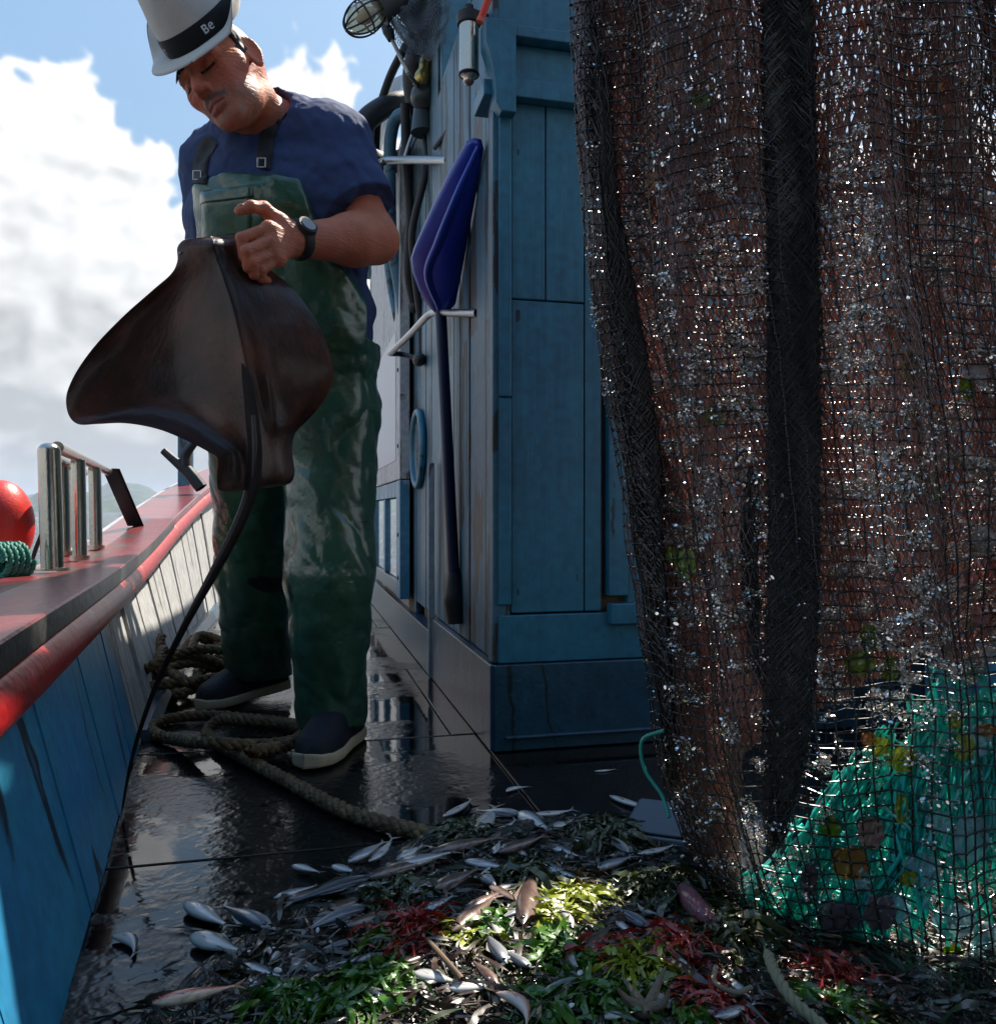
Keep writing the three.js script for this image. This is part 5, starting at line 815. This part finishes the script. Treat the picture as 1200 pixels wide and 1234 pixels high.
  const protos = {
    s: makeFish('small_silver_fish', 'small silver fish lying loose in the catch', 'small silver fish', { ...sil }),
    c: makeFish('small_silver_fish', 'small silver fish lying loose in the catch', 'small silver fish', { ...sil, bend: 0.55, deep: 0.9 }),
    n: makeFish('slender_silver_fish', 'thin narrow silver fish lying in the catch', 'slender silver fish', { ...sil, deep: 0.55, bend: -0.18 }),
    d: makeFish('dark_backed_fish', 'dark backed blue grey fish lying in the catch', 'dark backed fish', { back: [0.03, 0.035, 0.045], flank: [0.22, 0.24, 0.28], belly: [0.55, 0.54, 0.54], deep: 0.95, eyeR: 0.028 }),
    b: makeFish('brown_fish', 'brown bodied fish with pinkish flank lying in the catch', 'brown fish', { back: [0.04, 0.02, 0.013], flank: [0.11, 0.062, 0.046], belly: [0.24, 0.16, 0.13], deep: 0.85, metal: 0.1, spots: 0.7, tailC: [0.2, 0.12, 0.08], eyeR: 0.026 }),
  };
  const used1 = new Set();
  const lay = (kind, hx, hy, tx, ty, label, up = 0.004) => {
    const a = pile(hx, hy, up), b = pile(tx, ty, up), pr = protos[kind]; let f; if (!used1.has(kind)) { used1.add(kind); f = pr; } else f = copyOf(pr); if (label) { f.userData.label = label; delete f.userData.group; }
    const L = Math.max(a.distanceTo(b), 0.035) * 1.12, dir = b.clone().sub(a).normalize(), side = r() < 0.5 ? 1 : -1, z = new V3().crossVectors(dir, new V3(0, 1, 0)).normalize(), y = new V3().crossVectors(z, dir);
    y.addScaledVector(z, (r() - 0.5) * 0.35).normalize(); const zz = new V3().crossVectors(dir, y); f.position.copy(a); f.quaternion.setFromRotationMatrix(new THREE.Matrix4().makeBasis(dir, y, zz)); const Wd = Math.min(L, 0.085 + L * 0.2) * 1.05; f.scale.set(L, Wd, Wd); return f;
  };
  const T = [['c', 136, 1130, 167, 1149], ['s', 224, 1092, 273, 1120], ['d', 326, 1122, 270, 1096], ['s', 231, 1130, 291, 1150], ['n', 300, 1191, 343, 1162], ['s', 352, 1171, 368, 1142], ['s', 376, 1180, 381, 1157], ['s', 352, 1045, 385, 1053], ['s', 400, 1045, 430, 1053], ['d', 420, 1042, 462, 1018], ['n', 444, 1040, 474, 1012], ['s', 478, 1038, 509, 1021], ['s', 500, 1050, 470, 1043], ['n', 534, 986, 570, 965], ['s', 574, 1009, 597, 976], ['s', 628, 985, 576, 980], ['n', 588, 1008, 622, 990], ['s', 626, 982, 662, 1003], ['n', 640, 983, 690, 978], ['c', 610, 955, 634, 949], ['s', 664, 1001, 692, 990], ['s', 722, 992, 688, 992], ['n', 716, 930, 740, 928], ['n', 734, 960, 792, 979], ['s', 499, 1174, 552, 1186], ['s', 540, 1193, 598, 1190], ['d', 700, 1183, 644, 1202], ['s', 520, 1060, 500, 1075], ['d', 448, 1060, 350, 1092], ['d', 442, 1095, 366, 1126], ['b', 545, 1126, 597, 1084], ['b', 440, 1062, 528, 1036], ['d', 470, 1050, 545, 1030], ['b', 600, 1030, 655, 1010], ['b', 520, 1030, 600, 1012], ['b', 630, 1120, 642, 1050], ['d', 610, 1165, 585, 1128], ['d', 640, 1170, 600, 1145], ['b', 380, 1108, 452, 1080], ['s', 605, 1020, 640, 1035], ['d', 560, 1040, 615, 1050], ['d', 660, 1020, 700, 1035], ['s', 810, 1215, 770, 1190], ['d', 470, 1205, 420, 1190], ['s', 345, 1142, 322, 1168], ['n', 690, 1120, 660, 1085], ['s', 560, 1205, 530, 1225], ['d', 330, 1085, 380, 1070], ['b', 330, 1150, 390, 1130], ['s', 700, 1008, 735, 1000], ['d', 290, 1165, 340, 1180], ['s', 875, 1180, 905, 1205], ['d', 860, 1230, 910, 1212], ['b', 700, 1150, 735, 1120], ['s', 725, 1228, 760, 1222], ['n', 880, 1225, 820, 1222], ['b', 345, 1088, 420, 1070], ['d', 395, 1080, 470, 1066], ['b', 415, 1120, 490, 1098], ['d', 480, 1082, 540, 1060], ['b', 520, 1075, 575, 1050], ['d', 430, 1135, 380, 1150], ['b', 590, 1070, 625, 1090], ['d', 650, 1045, 700, 1062], ['b', 560, 1100, 610, 1075], ['d', 510, 1100, 545, 1082], ['b', 470, 1170, 520, 1150], ['d', 720, 1050, 760, 1035], ['b', 600, 1190, 570, 1160], ['d', 640, 1095, 600, 1110], ['d', 780, 1120, 740, 1095], ['b', 830, 1160, 790, 1135], ['d', 390, 1170, 440, 1160], ['b', 300, 1205, 360, 1188]];
  { const r3 = rng(91); for (let k = 0; k < 34; k++) { const x = lerp(330, 860, r3()), y = lerp(Math.max(pileEdge(x) + 12, 1010), 1225, r3()), a = r3() * 6.28, l = 26 + 24 * r3(); T.push([['s', 's', 'n', 'c'][Math.floor(r3() * 4)], x, y, x + Math.cos(a) * l, Math.min(1232, y + Math.sin(a) * l * 0.5)]); } }
  const where = (x, y) => x < 300 ? ['on the bare wet deck below the blue boards', 'on bare deck'] : x < 520 && y < 1060 ? ['beside the end of the tan rope', 'by the rope end'] : y < 1016 && x >= 520 ? ['at the edge of the catch facing the deckhouse', 'facing the deckhouse'] : x > 730 ? ['close to the foot of the hanging net', 'by the net foot'] : y > 1135 ? ['among the bright green weed clumps', 'among green weed'] : ['in the thick of the dark brown heap', 'in the dark heap'];
  const kinds = { s: 'small silver fish', c: 'small curled silver fish', n: 'thin narrow silver fish', d: 'dark backed blue grey fish', b: 'brown fish with pinkish flank' };
  for (const [k, a, b, c, d] of T) { const f = lay(k, a, b, c, d, null, (b > 1020 && a > 400 ? 0.008 : 0.001)), [w, g] = where((a + c) / 2, (b + d) / 2); f.userData.label = kinds[k] + ' ' + w; f.userData.group = kinds[k] + ' ' + g; }
  // single fish of their own kind
  const mul = makeFish('red_mullet', 'red and cream spotted fish lying at the edge of the catch', null, { back: [0.62, 0.05, 0.03], flank: [0.62, 0.11, 0.05], belly: [0.78, 0.52, 0.38], spots: 0.6, metal: 0.05, deep: 0.72, thick: 0.7, tailC: [0.45, 0.2, 0.12], eyeR: 0.024 });
  { const a = pile(184, 1213, 0.016), b = pile(298, 1189, 0.016), L = a.distanceTo(b), dir = b.clone().sub(a).normalize(), y = new V3(0, 1, 0).addScaledVector(dir, -dir.y).normalize(); mul.position.copy(a); mul.quaternion.setFromRotationMatrix(new THREE.Matrix4().makeBasis(dir, y, new V3().crossVectors(dir, y))); mul.scale.setScalar(L); }
  const pk = makeFish('pink_fish', 'curled salmon pink fish half buried in green weed', null, { back: [0.55, 0.24, 0.16], flank: [0.70, 0.42, 0.33], belly: [0.78, 0.60, 0.52], bend: 0.9, deep: 0.8, thick: 0.8, metal: 0.05, tailC: [0.5, 0.3, 0.25] });
  { const a = pile(598, 1200, 0.014), b = pile(640, 1240, 0.012), L = a.distanceTo(b) * 1.15, dir = b.clone().sub(a).normalize(), y = new V3(0, 1, 0).addScaledVector(dir, -dir.y).normalize(); pk.position.copy(a); pk.quaternion.setFromRotationMatrix(new THREE.Matrix4().makeBasis(dir, y, new V3().crossVectors(dir, y))); pk.scale.setScalar(L); }
  // mauve sea cucumber beside the net
  const cu = pile(838, 1092, 0.014); const cuc = thing('sea_cucumber', 'mauve sausage shaped sea cucumber lying beside the net', 'sea cucumber', cu);
  part('body', taperTube([pile(822, 1070, 0.016), pile(836, 1090, 0.018), pile(850, 1105, 0.017), pile(860, 1114, 0.012)].map((v) => v.sub(cu)), (t) => 0.0035 + 0.0105 * Math.sin(Math.PI * clamp(t * 0.92 + 0.04)) ** 0.5, 30, 14), MP({ color: lin(0.30, 0.10, 0.13), roughness: 0.35, clearcoat: 0.6, clearcoatRoughness: 0.15, bumpMap: grainBump, bumpScale: 0.006 }), cuc);
  part('mouth_end', new THREE.SphereGeometry(0.006, 10, 8).translate(...pile(861, 1116, 0.012).sub(cu).toArray()), M({ color: lin(0.6, 0.42, 0.4), roughness: 0.4 }), cuc);
  // pale starfish
  const sf = pile(778, 1218, 0.012), star = thing('starfish', 'pale cream starfish with thin raised arms on the weed', 'starfish', sf);
  part('disc', new THREE.SphereGeometry(0.011, 16, 10).scale(1, 0.55, 1), M({ color: lin(0.34, 0.24, 0.16), roughness: 0.5, bumpMap: grainBump, bumpScale: 0.004 }), star);
  for (let i = 0; i < 5; i++) { const a = i * 1.2566 + 0.4, e = i % 2 ? 0.016 : 0.028; part('arm', taperTube([new V3(0, 0.001, 0), new V3(Math.cos(a) * 0.018, 0.004 + e * 0.3, Math.sin(a) * 0.018), new V3(Math.cos(a) * (0.024 + 0.004 * i), e, Math.sin(a) * (0.024 + 0.004 * i))], [0.006, 0.0045, 0.0012], 12, 8), M({ color: lin(0.40, 0.30, 0.21), roughness: 0.5, bumpMap: grainBump, bumpScale: 0.004 }), star); }
  // thin stick across the red weed
  single('twig', taperTube([pile(515, 1132, 0.02), pile(535, 1155, 0.028), pile(556, 1180, 0.018)], [0.0022, 0.003, 0.0035], 16, 7), M({ color: lin(0.20, 0.13, 0.08), roughness: 0.6 }), 'thin pale brown twig lying over the red weed', 'twig');
  // loose silver dots: shells and scales
  const bub = new THREE.IcosahedronGeometry(0.0022, 1).scale(1.6, 0.35, 1), bm = MP({ color: lin(0.7, 0.68, 0.66), roughness: 0.2, clearcoat: 0.8 });
  for (let k = 0; k < 45; k++) { const px = lerp(300, 880, r()), py = lerp(pileEdge(px) + 14, 1225, r()), s = new THREE.Mesh(bub, bm); s.name = numbered('broken_shell'); s.position.copy(pile(px, py, 0.012)); s.rotation.set(r(), r() * 6, r()); s.scale.setScalar(0.5 + r()); s.castShadow = s.receiveShadow = true; scene.add(s); tag(s, 'tiny white shell fragment among the weed and fish', 'shell', 'shell fragments in the catch'); }
  // pale plastic tray sticking out from under the net
  const tc = deckAt(800, 1030), tray = thing('fish_tray', 'pale grey blue plastic tray corner under the hanging net', 'tray', new V3(0.325, -0.018, -1.36)); tray.rotation.y = -0.35;
  const tm = MP({ color: lin(0.13, 0.16, 0.20), roughness: 0.4, bumpMap: grainBump, bumpScale: 0.001 });
  part('floor', box(0.22, 0.006, 0.16, 0, 0.018, 0), tm, tray); for (const [w, d, x, z] of [[0.22, 0.008, 0, 0.08], [0.22, 0.008, 0, -0.08], [0.008, 0.152, -0.106, 0], [0.008, 0.152, 0.106, 0]]) part('wall', box(w, 0.028, d, x, 0.034, z), tm, tray);
  part('lid', box(0.21, 0.005, 0.15, 0, 0.0505, 0), tm, tray);
}

// ================================================================ the hauled net, hanging as a long bag from the boom
const nXL = table([0, 0.05, 0.128, 0.224, 0.44, 0.68, 0.884, 1.28, 1.7, 2.2, 2.6], [0.31, 0.285, 0.258, 0.234, 0.21, 0.168, 0.138, 0.106, 0.13, 0.28, 0.42]);
const nXR = table([0, 0.3, 1.2, 1.7, 2.2, 2.6], [0.80, 0.86, 0.84, 0.76, 0.60, 0.45]), nB = table([0, 0.06, 0.15, 0.3, 1.2, 1.8, 2.2, 2.6], [0.185, 0.20, 0.19, 0.18, 0.16, 0.13, 0.09, 0.02]), nD = 1.18;
function bag(th, y, k = 1, fold = 1, o = new V3()) {
  const l = nXL(y), rr = nXR(y), a = (rr - l) / 2, b = nB(y), c = Math.cos(th), s = Math.sin(th);
  const f = fold * (0.014 * Math.sin(9 * th + 0.8 * Math.sin(y * 3)) + 0.010 * Math.sin(16 * th + 2 + y * 1.4) + 0.016 * pn(th * 2.2, y * 3.1, 3.3) + 0.008 * pn(th * 7, y * 9, 8.1)) * sstep(0, 0.08, y);
  return o.set((l + rr) / 2 - (a * k + f) * c, y, -(nD - (b * k + f) * s));
}
function onBag(px, py, k = 1, fold = 1) {                            // where a photo pixel meets the front of the bag
  const kx = (px - 600) / FPX; let last = null, pv = 0; const q = new V3();
  for (let i = 0; i <= 90; i++) { const th = i / 90 * Math.PI; let d = 1.05, y = 0; for (let n = 0; n < 3; n++) { y = EYE - (py - 617) / FPX * d; bag(th, Math.max(y, 0.004), k, fold, q); d = -q.z; } const v = q.x / d - kx; if (v >= 0 && i === 0) return null; if (v >= 0) { q.y = Math.max(EYE - (py - 617) / FPX * d, 0.004); q.x = kx * d; return q.clone(); } pv = v; }
  return null;
}
{
  const net = thing('fishing_net', 'wet dark brown fishing net bag hanging full length over the catch', 'net', new V3(0.45, 0, -1.15)), no = net.position;
  const add = (n, g, m, kind) => { g.translate(-no.x, -no.y, -no.z); const q = part(n, g, m, net); if (kind) q.userData.kind = kind; return q; };
  const twine = (c, r = 0.32) => MP({ color: lin(...c), roughness: r, clearcoat: 0.6, clearcoatRoughness: 0.15 }), glow = (c) => MP({ color: lin(...c), roughness: 0.5, clearcoat: 0.5, clearcoatRoughness: 0.15, transmission: 0.3, thickness: 0 });
  const px = (q) => 600 + q.x / -q.z * FPX, py = (q) => 617 - (q.y - EYE) / -q.z * FPX;
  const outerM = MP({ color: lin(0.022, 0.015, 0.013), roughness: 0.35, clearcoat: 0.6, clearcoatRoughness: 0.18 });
  // coarse outer mesh, square
  {
    const S = new Strands(), NU = 98, NY = 146, Y1 = 2.58, W = (i, j) => { const u = i / NU * 2 * Math.PI, y = 0.006 + j / NY * (Y1 - 0.006); const du = 0.05 * pn(u * 2, y * 3.5, 5.5) + 0.012 * pn(u * 9, y * 16, 1.1), dy = 0.022 * pn(u * 2.4, y * 4, 9.9) + 0.004 * pn(u * 20, y * 30, 2.1); return bag(u + du, clamp(y + dy, 0.004, Y1), 1.0); };
    const grid = []; for (let j = 0; j <= NY; j++) { grid.push([]); for (let i = 0; i < NU; i++) grid[j].push(W(i, j)); }
    const rd = rng(3);
    for (let i = 0; i < NU; i++) { S.line(grid.map((row) => row[i]), 0.00125); }
    for (let j = 0; j <= NY; j++) { S.line([...grid[j], grid[j][0]], 0.00125); }
    const K = new THREE.OctahedronGeometry(0.0024, 0), pos = [];
    add('outer_mesh', S.geo, outerM, 'stuff');
    // a part of it is where we stand closest: knots
    const kn = []; for (let j = 0; j <= NY; j++) for (let i = 0; i < NU; i++) { const q = grid[j][i]; if (q.z > -1.2 && q.y < 1.35) kn.push(q); }
    const im = new THREE.InstancedMesh(new THREE.IcosahedronGeometry(0.0023, 1), twine([0.02, 0.015, 0.014], 0.2), kn.length); const m4 = new THREE.Matrix4(); kn.forEach((q, i) => im.setMatrixAt(i, m4.makeTranslation(q.x - no.x, q.y, q.z - no.z))); im.name = 'knots'; im.userData.kind = 'stuff'; im.castShadow = im.receiveShadow = true; net.add(im);
  }
  // finer inner mesh, pulled to long diamonds, crumpled over its own folds
  const inTeal = (q) => { const a = px(q), b = py(q); return b > 800 && a > 895 && b - 800 > (1130 - a) * 0.55 - 20; };
  const fine = (k, NL, slope, step, all, rad, seed, phase, low = 0.02) => {
    const S = new Strands();
    for (const dir of [-1, 1]) for (let i = 0; i < NL; i++) {
      let run = []; const flush = () => { if (run.length > 2) S.line(run, rad); run = []; };
      for (let y = 1.75; y > low; y -= step) {
        const th = i / NL * Math.PI * 1.2 - 0.3 + dir * slope * y + phase; const t2 = ((th + 0.3) % (Math.PI * 1.2) + Math.PI * 1.2) % (Math.PI * 1.2) - 0.3;
        if (run.length && Math.abs(t2 - run.last) > 1) flush();
        const q = bag(t2 + 0.03 * pn(t2 * 5, y * 6, seed), y + 0.012 * pn(t2 * 9, y * 9, seed + 3), k, 1.6); const cr = 0.006 * pn(t2 * 30, y * 26, seed); q.z += cr; q.x += 0.004 * pn(t2 * 26, y * 33, seed + 7);
        if ((!all && inTeal(q)) || py(q) > (all ? 1185 : 1120)) { flush(); continue; }
        run.push(q); run.last = t2;
      }
      flush();
    }
    return S.geo;
  };
  add('inner_mesh', fine(0.955, 130, 1.1, 0.011, 0, 0.0008, 2.2, 0), twine([0.14, 0.078, 0.064], 0.22), 'stuff');
  add('inner_mesh', fine(0.90, 150, 1.4, 0.011, 0, 0.0008, 6.1, 0.02), glow([0.42, 0.23, 0.19]), 'stuff');
  add('inner_webbing', fine(0.85, 165, 0.9, 0.012, 0, 0.0018, 9.7, 0.01), glow([0.52, 0.28, 0.23]), 'stuff');
  add('inner_webbing', fine(0.74, 130, 0.5, 0.014, 0, 0.0021, 4.4, 0.03, 0.95), glow([0.28, 0.15, 0.12]), 'stuff');
  // extra strands of dark twine bundled down the bag, standing for its shaded folds
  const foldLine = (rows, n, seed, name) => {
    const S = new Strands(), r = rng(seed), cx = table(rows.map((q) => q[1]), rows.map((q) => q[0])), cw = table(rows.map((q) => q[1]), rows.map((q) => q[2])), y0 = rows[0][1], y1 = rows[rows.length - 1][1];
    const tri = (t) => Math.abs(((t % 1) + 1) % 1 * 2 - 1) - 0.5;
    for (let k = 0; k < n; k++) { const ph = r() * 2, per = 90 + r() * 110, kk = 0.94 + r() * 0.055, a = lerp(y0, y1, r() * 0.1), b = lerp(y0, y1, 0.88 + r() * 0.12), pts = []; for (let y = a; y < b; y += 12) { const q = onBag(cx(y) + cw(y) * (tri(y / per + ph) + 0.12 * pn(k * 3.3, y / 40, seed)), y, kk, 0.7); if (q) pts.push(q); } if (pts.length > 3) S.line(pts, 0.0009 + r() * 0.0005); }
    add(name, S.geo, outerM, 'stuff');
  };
  foldLine([[722, 60, 14], [735, 250, 22], [752, 380, 40], [767, 520, 52], [779, 680, 44], [789, 800, 40], [799, 900, 30], [812, 960, 18]], 260, 11, 'shaded_fold_strands');
  foldLine([[948, -60, 60], [950, 120, 62], [955, 300, 62], [956, 500, 64], [956, 700, 62], [948, 860, 60], [940, 960, 42], [934, 1030, 16]], 420, 12, 'shaded_fold_strands');
  foldLine([[700, -20, 26], [712, 120, 34], [726, 240, 26]], 90, 13, 'shaded_fold_strands');
  foldLine([[905, 560, 6], [902, 650, 22], [905, 740, 20], [915, 830, 8]], 60, 14, 'shaded_fold_strands');
  // hoisting strop and ring at the top
  add('strop', ropeGeo([new V3(0.435, 2.5, -1.18), new V3(0.435, 2.75, -1.19), new V3(0.44, 2.93, -1.2)], 0.018, 0.08), M({ color: lin(0.2, 0.16, 0.1), roughness: 0.7 }));
  add('ring', new THREE.TorusGeometry(0.04, 0.008, 8, 24).translate(0.44, 2.96, -1.2), mat.dullSteel);
  // scales and drops of water clinging to the twine
  {
    const r = rng(71), N = 150000, geo = new THREE.CircleGeometry(0.00125, 6), im = new THREE.InstancedMesh(geo, M({ color: lin(0.85, 0.80, 0.75), metalness: 1, roughness: 0.27, side: THREE.DoubleSide }), N); let n = 0; const m4 = new THREE.Matrix4(), qt = new THREE.Quaternion(), sc = new V3();
    while (n < N) {
      const x = lerp(690, 1260, r()), y = lerp(-80, 1180, r());
      let p = 0.25 + 0.75 * sstep(120, 420, y); p *= 1 - 0.6 * sstep(880, 1000, y) ; const clus = fbm(x / 38, y / 30, 2.2, 3); p *= clamp(0.10 + clus * 5); 
      if (Math.abs(x - 955) < 30 && y < 990) p *= 0.06; if (x < 800 && Math.abs(x - (752 + (y - 380) * 0.085)) < 26 && y > 330 && y < 920) p *= 0.05; if (x > 985) p *= 1.25; if (x > 1000 && y > 840) p *= 0.2;
      if (r() > p) continue; const q = onBag(x, y, 0.9 + r() * 0.11, 1.3); if (!q) { if (r() < 0.001) n++; continue; }
      qt.set(r() - 0.5, r() - 0.5, r() - 0.5, r() - 0.5).normalize(); const s = 0.5 + r() * r() * 1.5; im.setMatrixAt(n++, m4.compose(q.sub(no), qt, sc.set(s, s * (1 + r()), s)));
    }
    im.name = 'clinging_scales'; im.userData.kind = 'stuff'; im.castShadow = false; net.add(im);
  }
  // ---- teal twine, plastic and weed caught inside
  const teal = thing('teal_netting', 'bright teal netting bundled inside the lower net bag', 'net', new V3(0.5, 0, -1.0)), to = teal.position;
  {
    const S = new Strands(), S2 = new Strands(), S3 = new Strands(), r = rng(15);
    for (let k = 0; k < 620; k++) { const sx = lerp(885, 1260, r() ** 0.9), lo = 1110 - (sx - 885) * 1.0, sy = lerp(Math.max(800, lo - 60), Math.max(900, lo + 130), r()), len = 50 + r() * 150, ang = lerp(0.55, 0.05, clamp((sx - 900) / 300)) * (r() < 0.78 ? 1 : -2.6) + (r() - 0.5) * 0.5, pts = []; const kk = 0.88 + r() * 0.09, wob = r() * 9; for (let t = 0; t <= 1.001; t += 0.1) { const x = sx - Math.sin(ang) * len * t + 7 * Math.sin(t * 6 + wob), y = sy + Math.cos(ang) * len * t; const q = onBag(x, Math.min(y, 1175), kk, 0.8); if (q) pts.push(q.sub(to)); } if (pts.length > 3) [S, S, S, S2, S2, S3][Math.floor(r() * 6)].line(pts, (t) => (0.0013 + 0.0017 * ((k * 0.37) % 1)) * (1 + 0.35 * Math.sin(t * 30))); }
    const tm = (c) => MP({ color: lin(...c), roughness: 0.5, clearcoat: 0.5, clearcoatRoughness: 0.2, transmission: 0.35, thickness: 0 });
    part('strands', S.geo, tm([0.02, 0.86, 0.74]), teal).userData.kind = 'stuff'; part('pale_strands', S3.geo, tm([0.25, 0.85, 0.82]), teal).userData.kind = 'stuff'; part('dark_strands', S2.geo, tm([0.0, 0.52, 0.46]), teal).userData.kind = 'stuff';
  }
  const crumple = (name, label, cat, x, y, w, h, m, k, seed, group) => { const c = onBag(x, y, k, 0.8); if (!c) return; const t = single(name, gridGeo(9, 9, (u, v) => { const a = u * 2 - 1, b = v * 2 - 1, e = Math.sqrt(Math.max(0, 1 - 0.45 * b * b)), f = Math.sqrt(Math.max(0, 1 - 0.45 * a * a)); const q = onBag(x + a * w * e * (1 + 0.3 * fbm(b * 2, seed, 1, 2)), y + b * h * f * (1 + 0.3 * fbm(a * 2, seed, 4, 2)), k, 0.8) || c.clone(); q.z += 0.008 * fbm(a * 2.4, b * 2.4, seed, 3); q.x += 0.004 * fbm(a * 3, b * 3, seed + 5, 2); q.sub(c); q.u = u; q.v = v; return q; }), m, label, cat, group); t.position.copy(c); };
  const pm = (c, tr = 0.5) => MP({ color: lin(...c), roughness: 0.4, clearcoat: 0.5, clearcoatRoughness: 0.2, side: THREE.DoubleSide, transmission: tr, thickness: 0 });
  let s = 1;
  for (const [x, y, w, h] of [[1110, 1050, 24, 22], [1170, 1010, 22, 30], [1075, 1095, 22, 18], [1150, 1110, 26, 20], [1180, 890, 14, 20], [1190, 1150, 22, 40], [1130, 990, 16, 14], [1040, 1060, 12, 14]]) crumple('blue_plastic', 'pale blue plastic scrap showing through the lower net', 'plastic', x, y, w, h, pm([0.42, 0.74, 0.82], 0.5), 0.975, s++, 'pale blue plastic scraps in the net');
  const bits = { lime: [[1095, 440, 12, 18], [1165, 468, 10, 14], [1124, 590, 10, 16], [1105, 706, 9, 11], [1047, 768, 12, 15], [1036, 800, 18, 14], [1000, 996, 12, 14], [1072, 805, 12, 16], [826, 680, 14, 18], [860, 500, 14, 12], [1145, 1165, 22, 26], [778, 935, 9, 14], [845, 120, 12, 10], [1010, 1200, 10, 10], [810, 668, 9, 9]], yellow: [[1086, 915, 17, 15], [1162, 900, 12, 18], [1150, 868, 9, 12], [1094, 1058, 12, 9], [1085, 975, 8, 18], [1060, 900, 12, 12]], orange: [[1131, 100, 8, 10], [890, 132, 6, 14], [1075, 405, 9, 18], [1046, 890, 10, 8], [1024, 1040, 22, 20], [1190, 880, 14, 8], [785, 218, 10, 10], [1040, 30, 6, 8], [1120, 500, 10, 20]], pink: [[1048, 1004, 16, 20], [1165, 698, 12, 14], [1180, 742, 10, 14], [1090, 800, 8, 12]], white: [[820, 325, 7, 26], [1176, 450, 16, 12], [1185, 650, 14, 16], [884, 645, 10, 40], [868, 700, 12, 34], [1190, 790, 12, 10], [905, 1025, 14, 26], [888, 320, 6, 10]], mauve: [[1010, 1105, 26, 18], [1060, 1100, 20, 22], [975, 1060, 10, 20]] };
  const bc = { lime: [[0.22, 0.34, 0.01], 'yellow green weed scrap caught in the net'], yellow: [[0.52, 0.50, 0.02], 'bright yellow scrap caught in the net'], orange: [[0.55, 0.20, 0.03], 'orange brown scrap caught in the net'], pink: [[0.62, 0.28, 0.26], 'pink fleshy scrap caught in the net'], white: [[0.62, 0.58, 0.55], 'whitish fish scrap caught in the net'], mauve: [[0.22, 0.15, 0.18], 'dull mauve scrap caught in the net'] };
  for (const k of Object.keys(bits)) for (const [x, y, w, h] of bits[k]) crumple('caught_scrap', bc[k][1], 'scrap', x, y, w, h, pm(bc[k][0]), y > 820 ? 0.985 : 0.965, s++, bc[k][1].replace(' scrap caught in the net', ' scraps in the net'));
  // teal cord ends trailing out of the bag
  single('loose_cord', tube([onBag(800, 880, 1.04), P(774, 892, 1.16), P(776, 925, 1.15), P(798, 960, 1.12), P(806, 985, 1.10)].filter(Boolean), 0.0028, 40, 7), pm([0.0, 0.30, 0.22], 0.1), 'short teal cord trailing from the edge of the net', 'cord');
  const fp = [pile(925, 1150, 0.03), pile(935, 1175, 0.03), pile(955, 1205, 0.025), pile(985, 1232, 0.02), pile(1005, 1250, 0.015)]; single('tan_cord', ropeGeo(fp, 0.0065, 0.03), M({ color: lin(0.30, 0.27, 0.16), roughness: 0.7 }), 'frayed tan cord lying on the weed below the net', 'cord');
  single('tan_cord', tube([pile(862, 1165, 0.02), pile(862, 1185, 0.024), pile(885, 1196, 0.022), pile(905, 1190, 0.02)], 0.0028, 30, 7), M({ color: lin(0.24, 0.19, 0.13), roughness: 0.7 }), 'curled dark tan cord hooked at the foot of the net', 'cord');
  // boom overhead that carries the net
  const bm = thing('derrick_boom', 'steel boom above the deck that carries the net', 'boom', new V3(0.42, 2.3, -2.6)), bo = bm.position;
  part('spar', rod(fromCabin(new V3(0.25, 2.34, -0.9)).sub(bo), new V3(0.44, 3.06, -0.9).sub(bo), 0.035, 14), mat.dullSteel, bm); part('block', box(0.05, 0.09, 0.05, 0.44 - bo.x, 3.0 - bo.y, -1.2 - bo.z), mat.black, bm);
}
renderer.render(scene, camera);
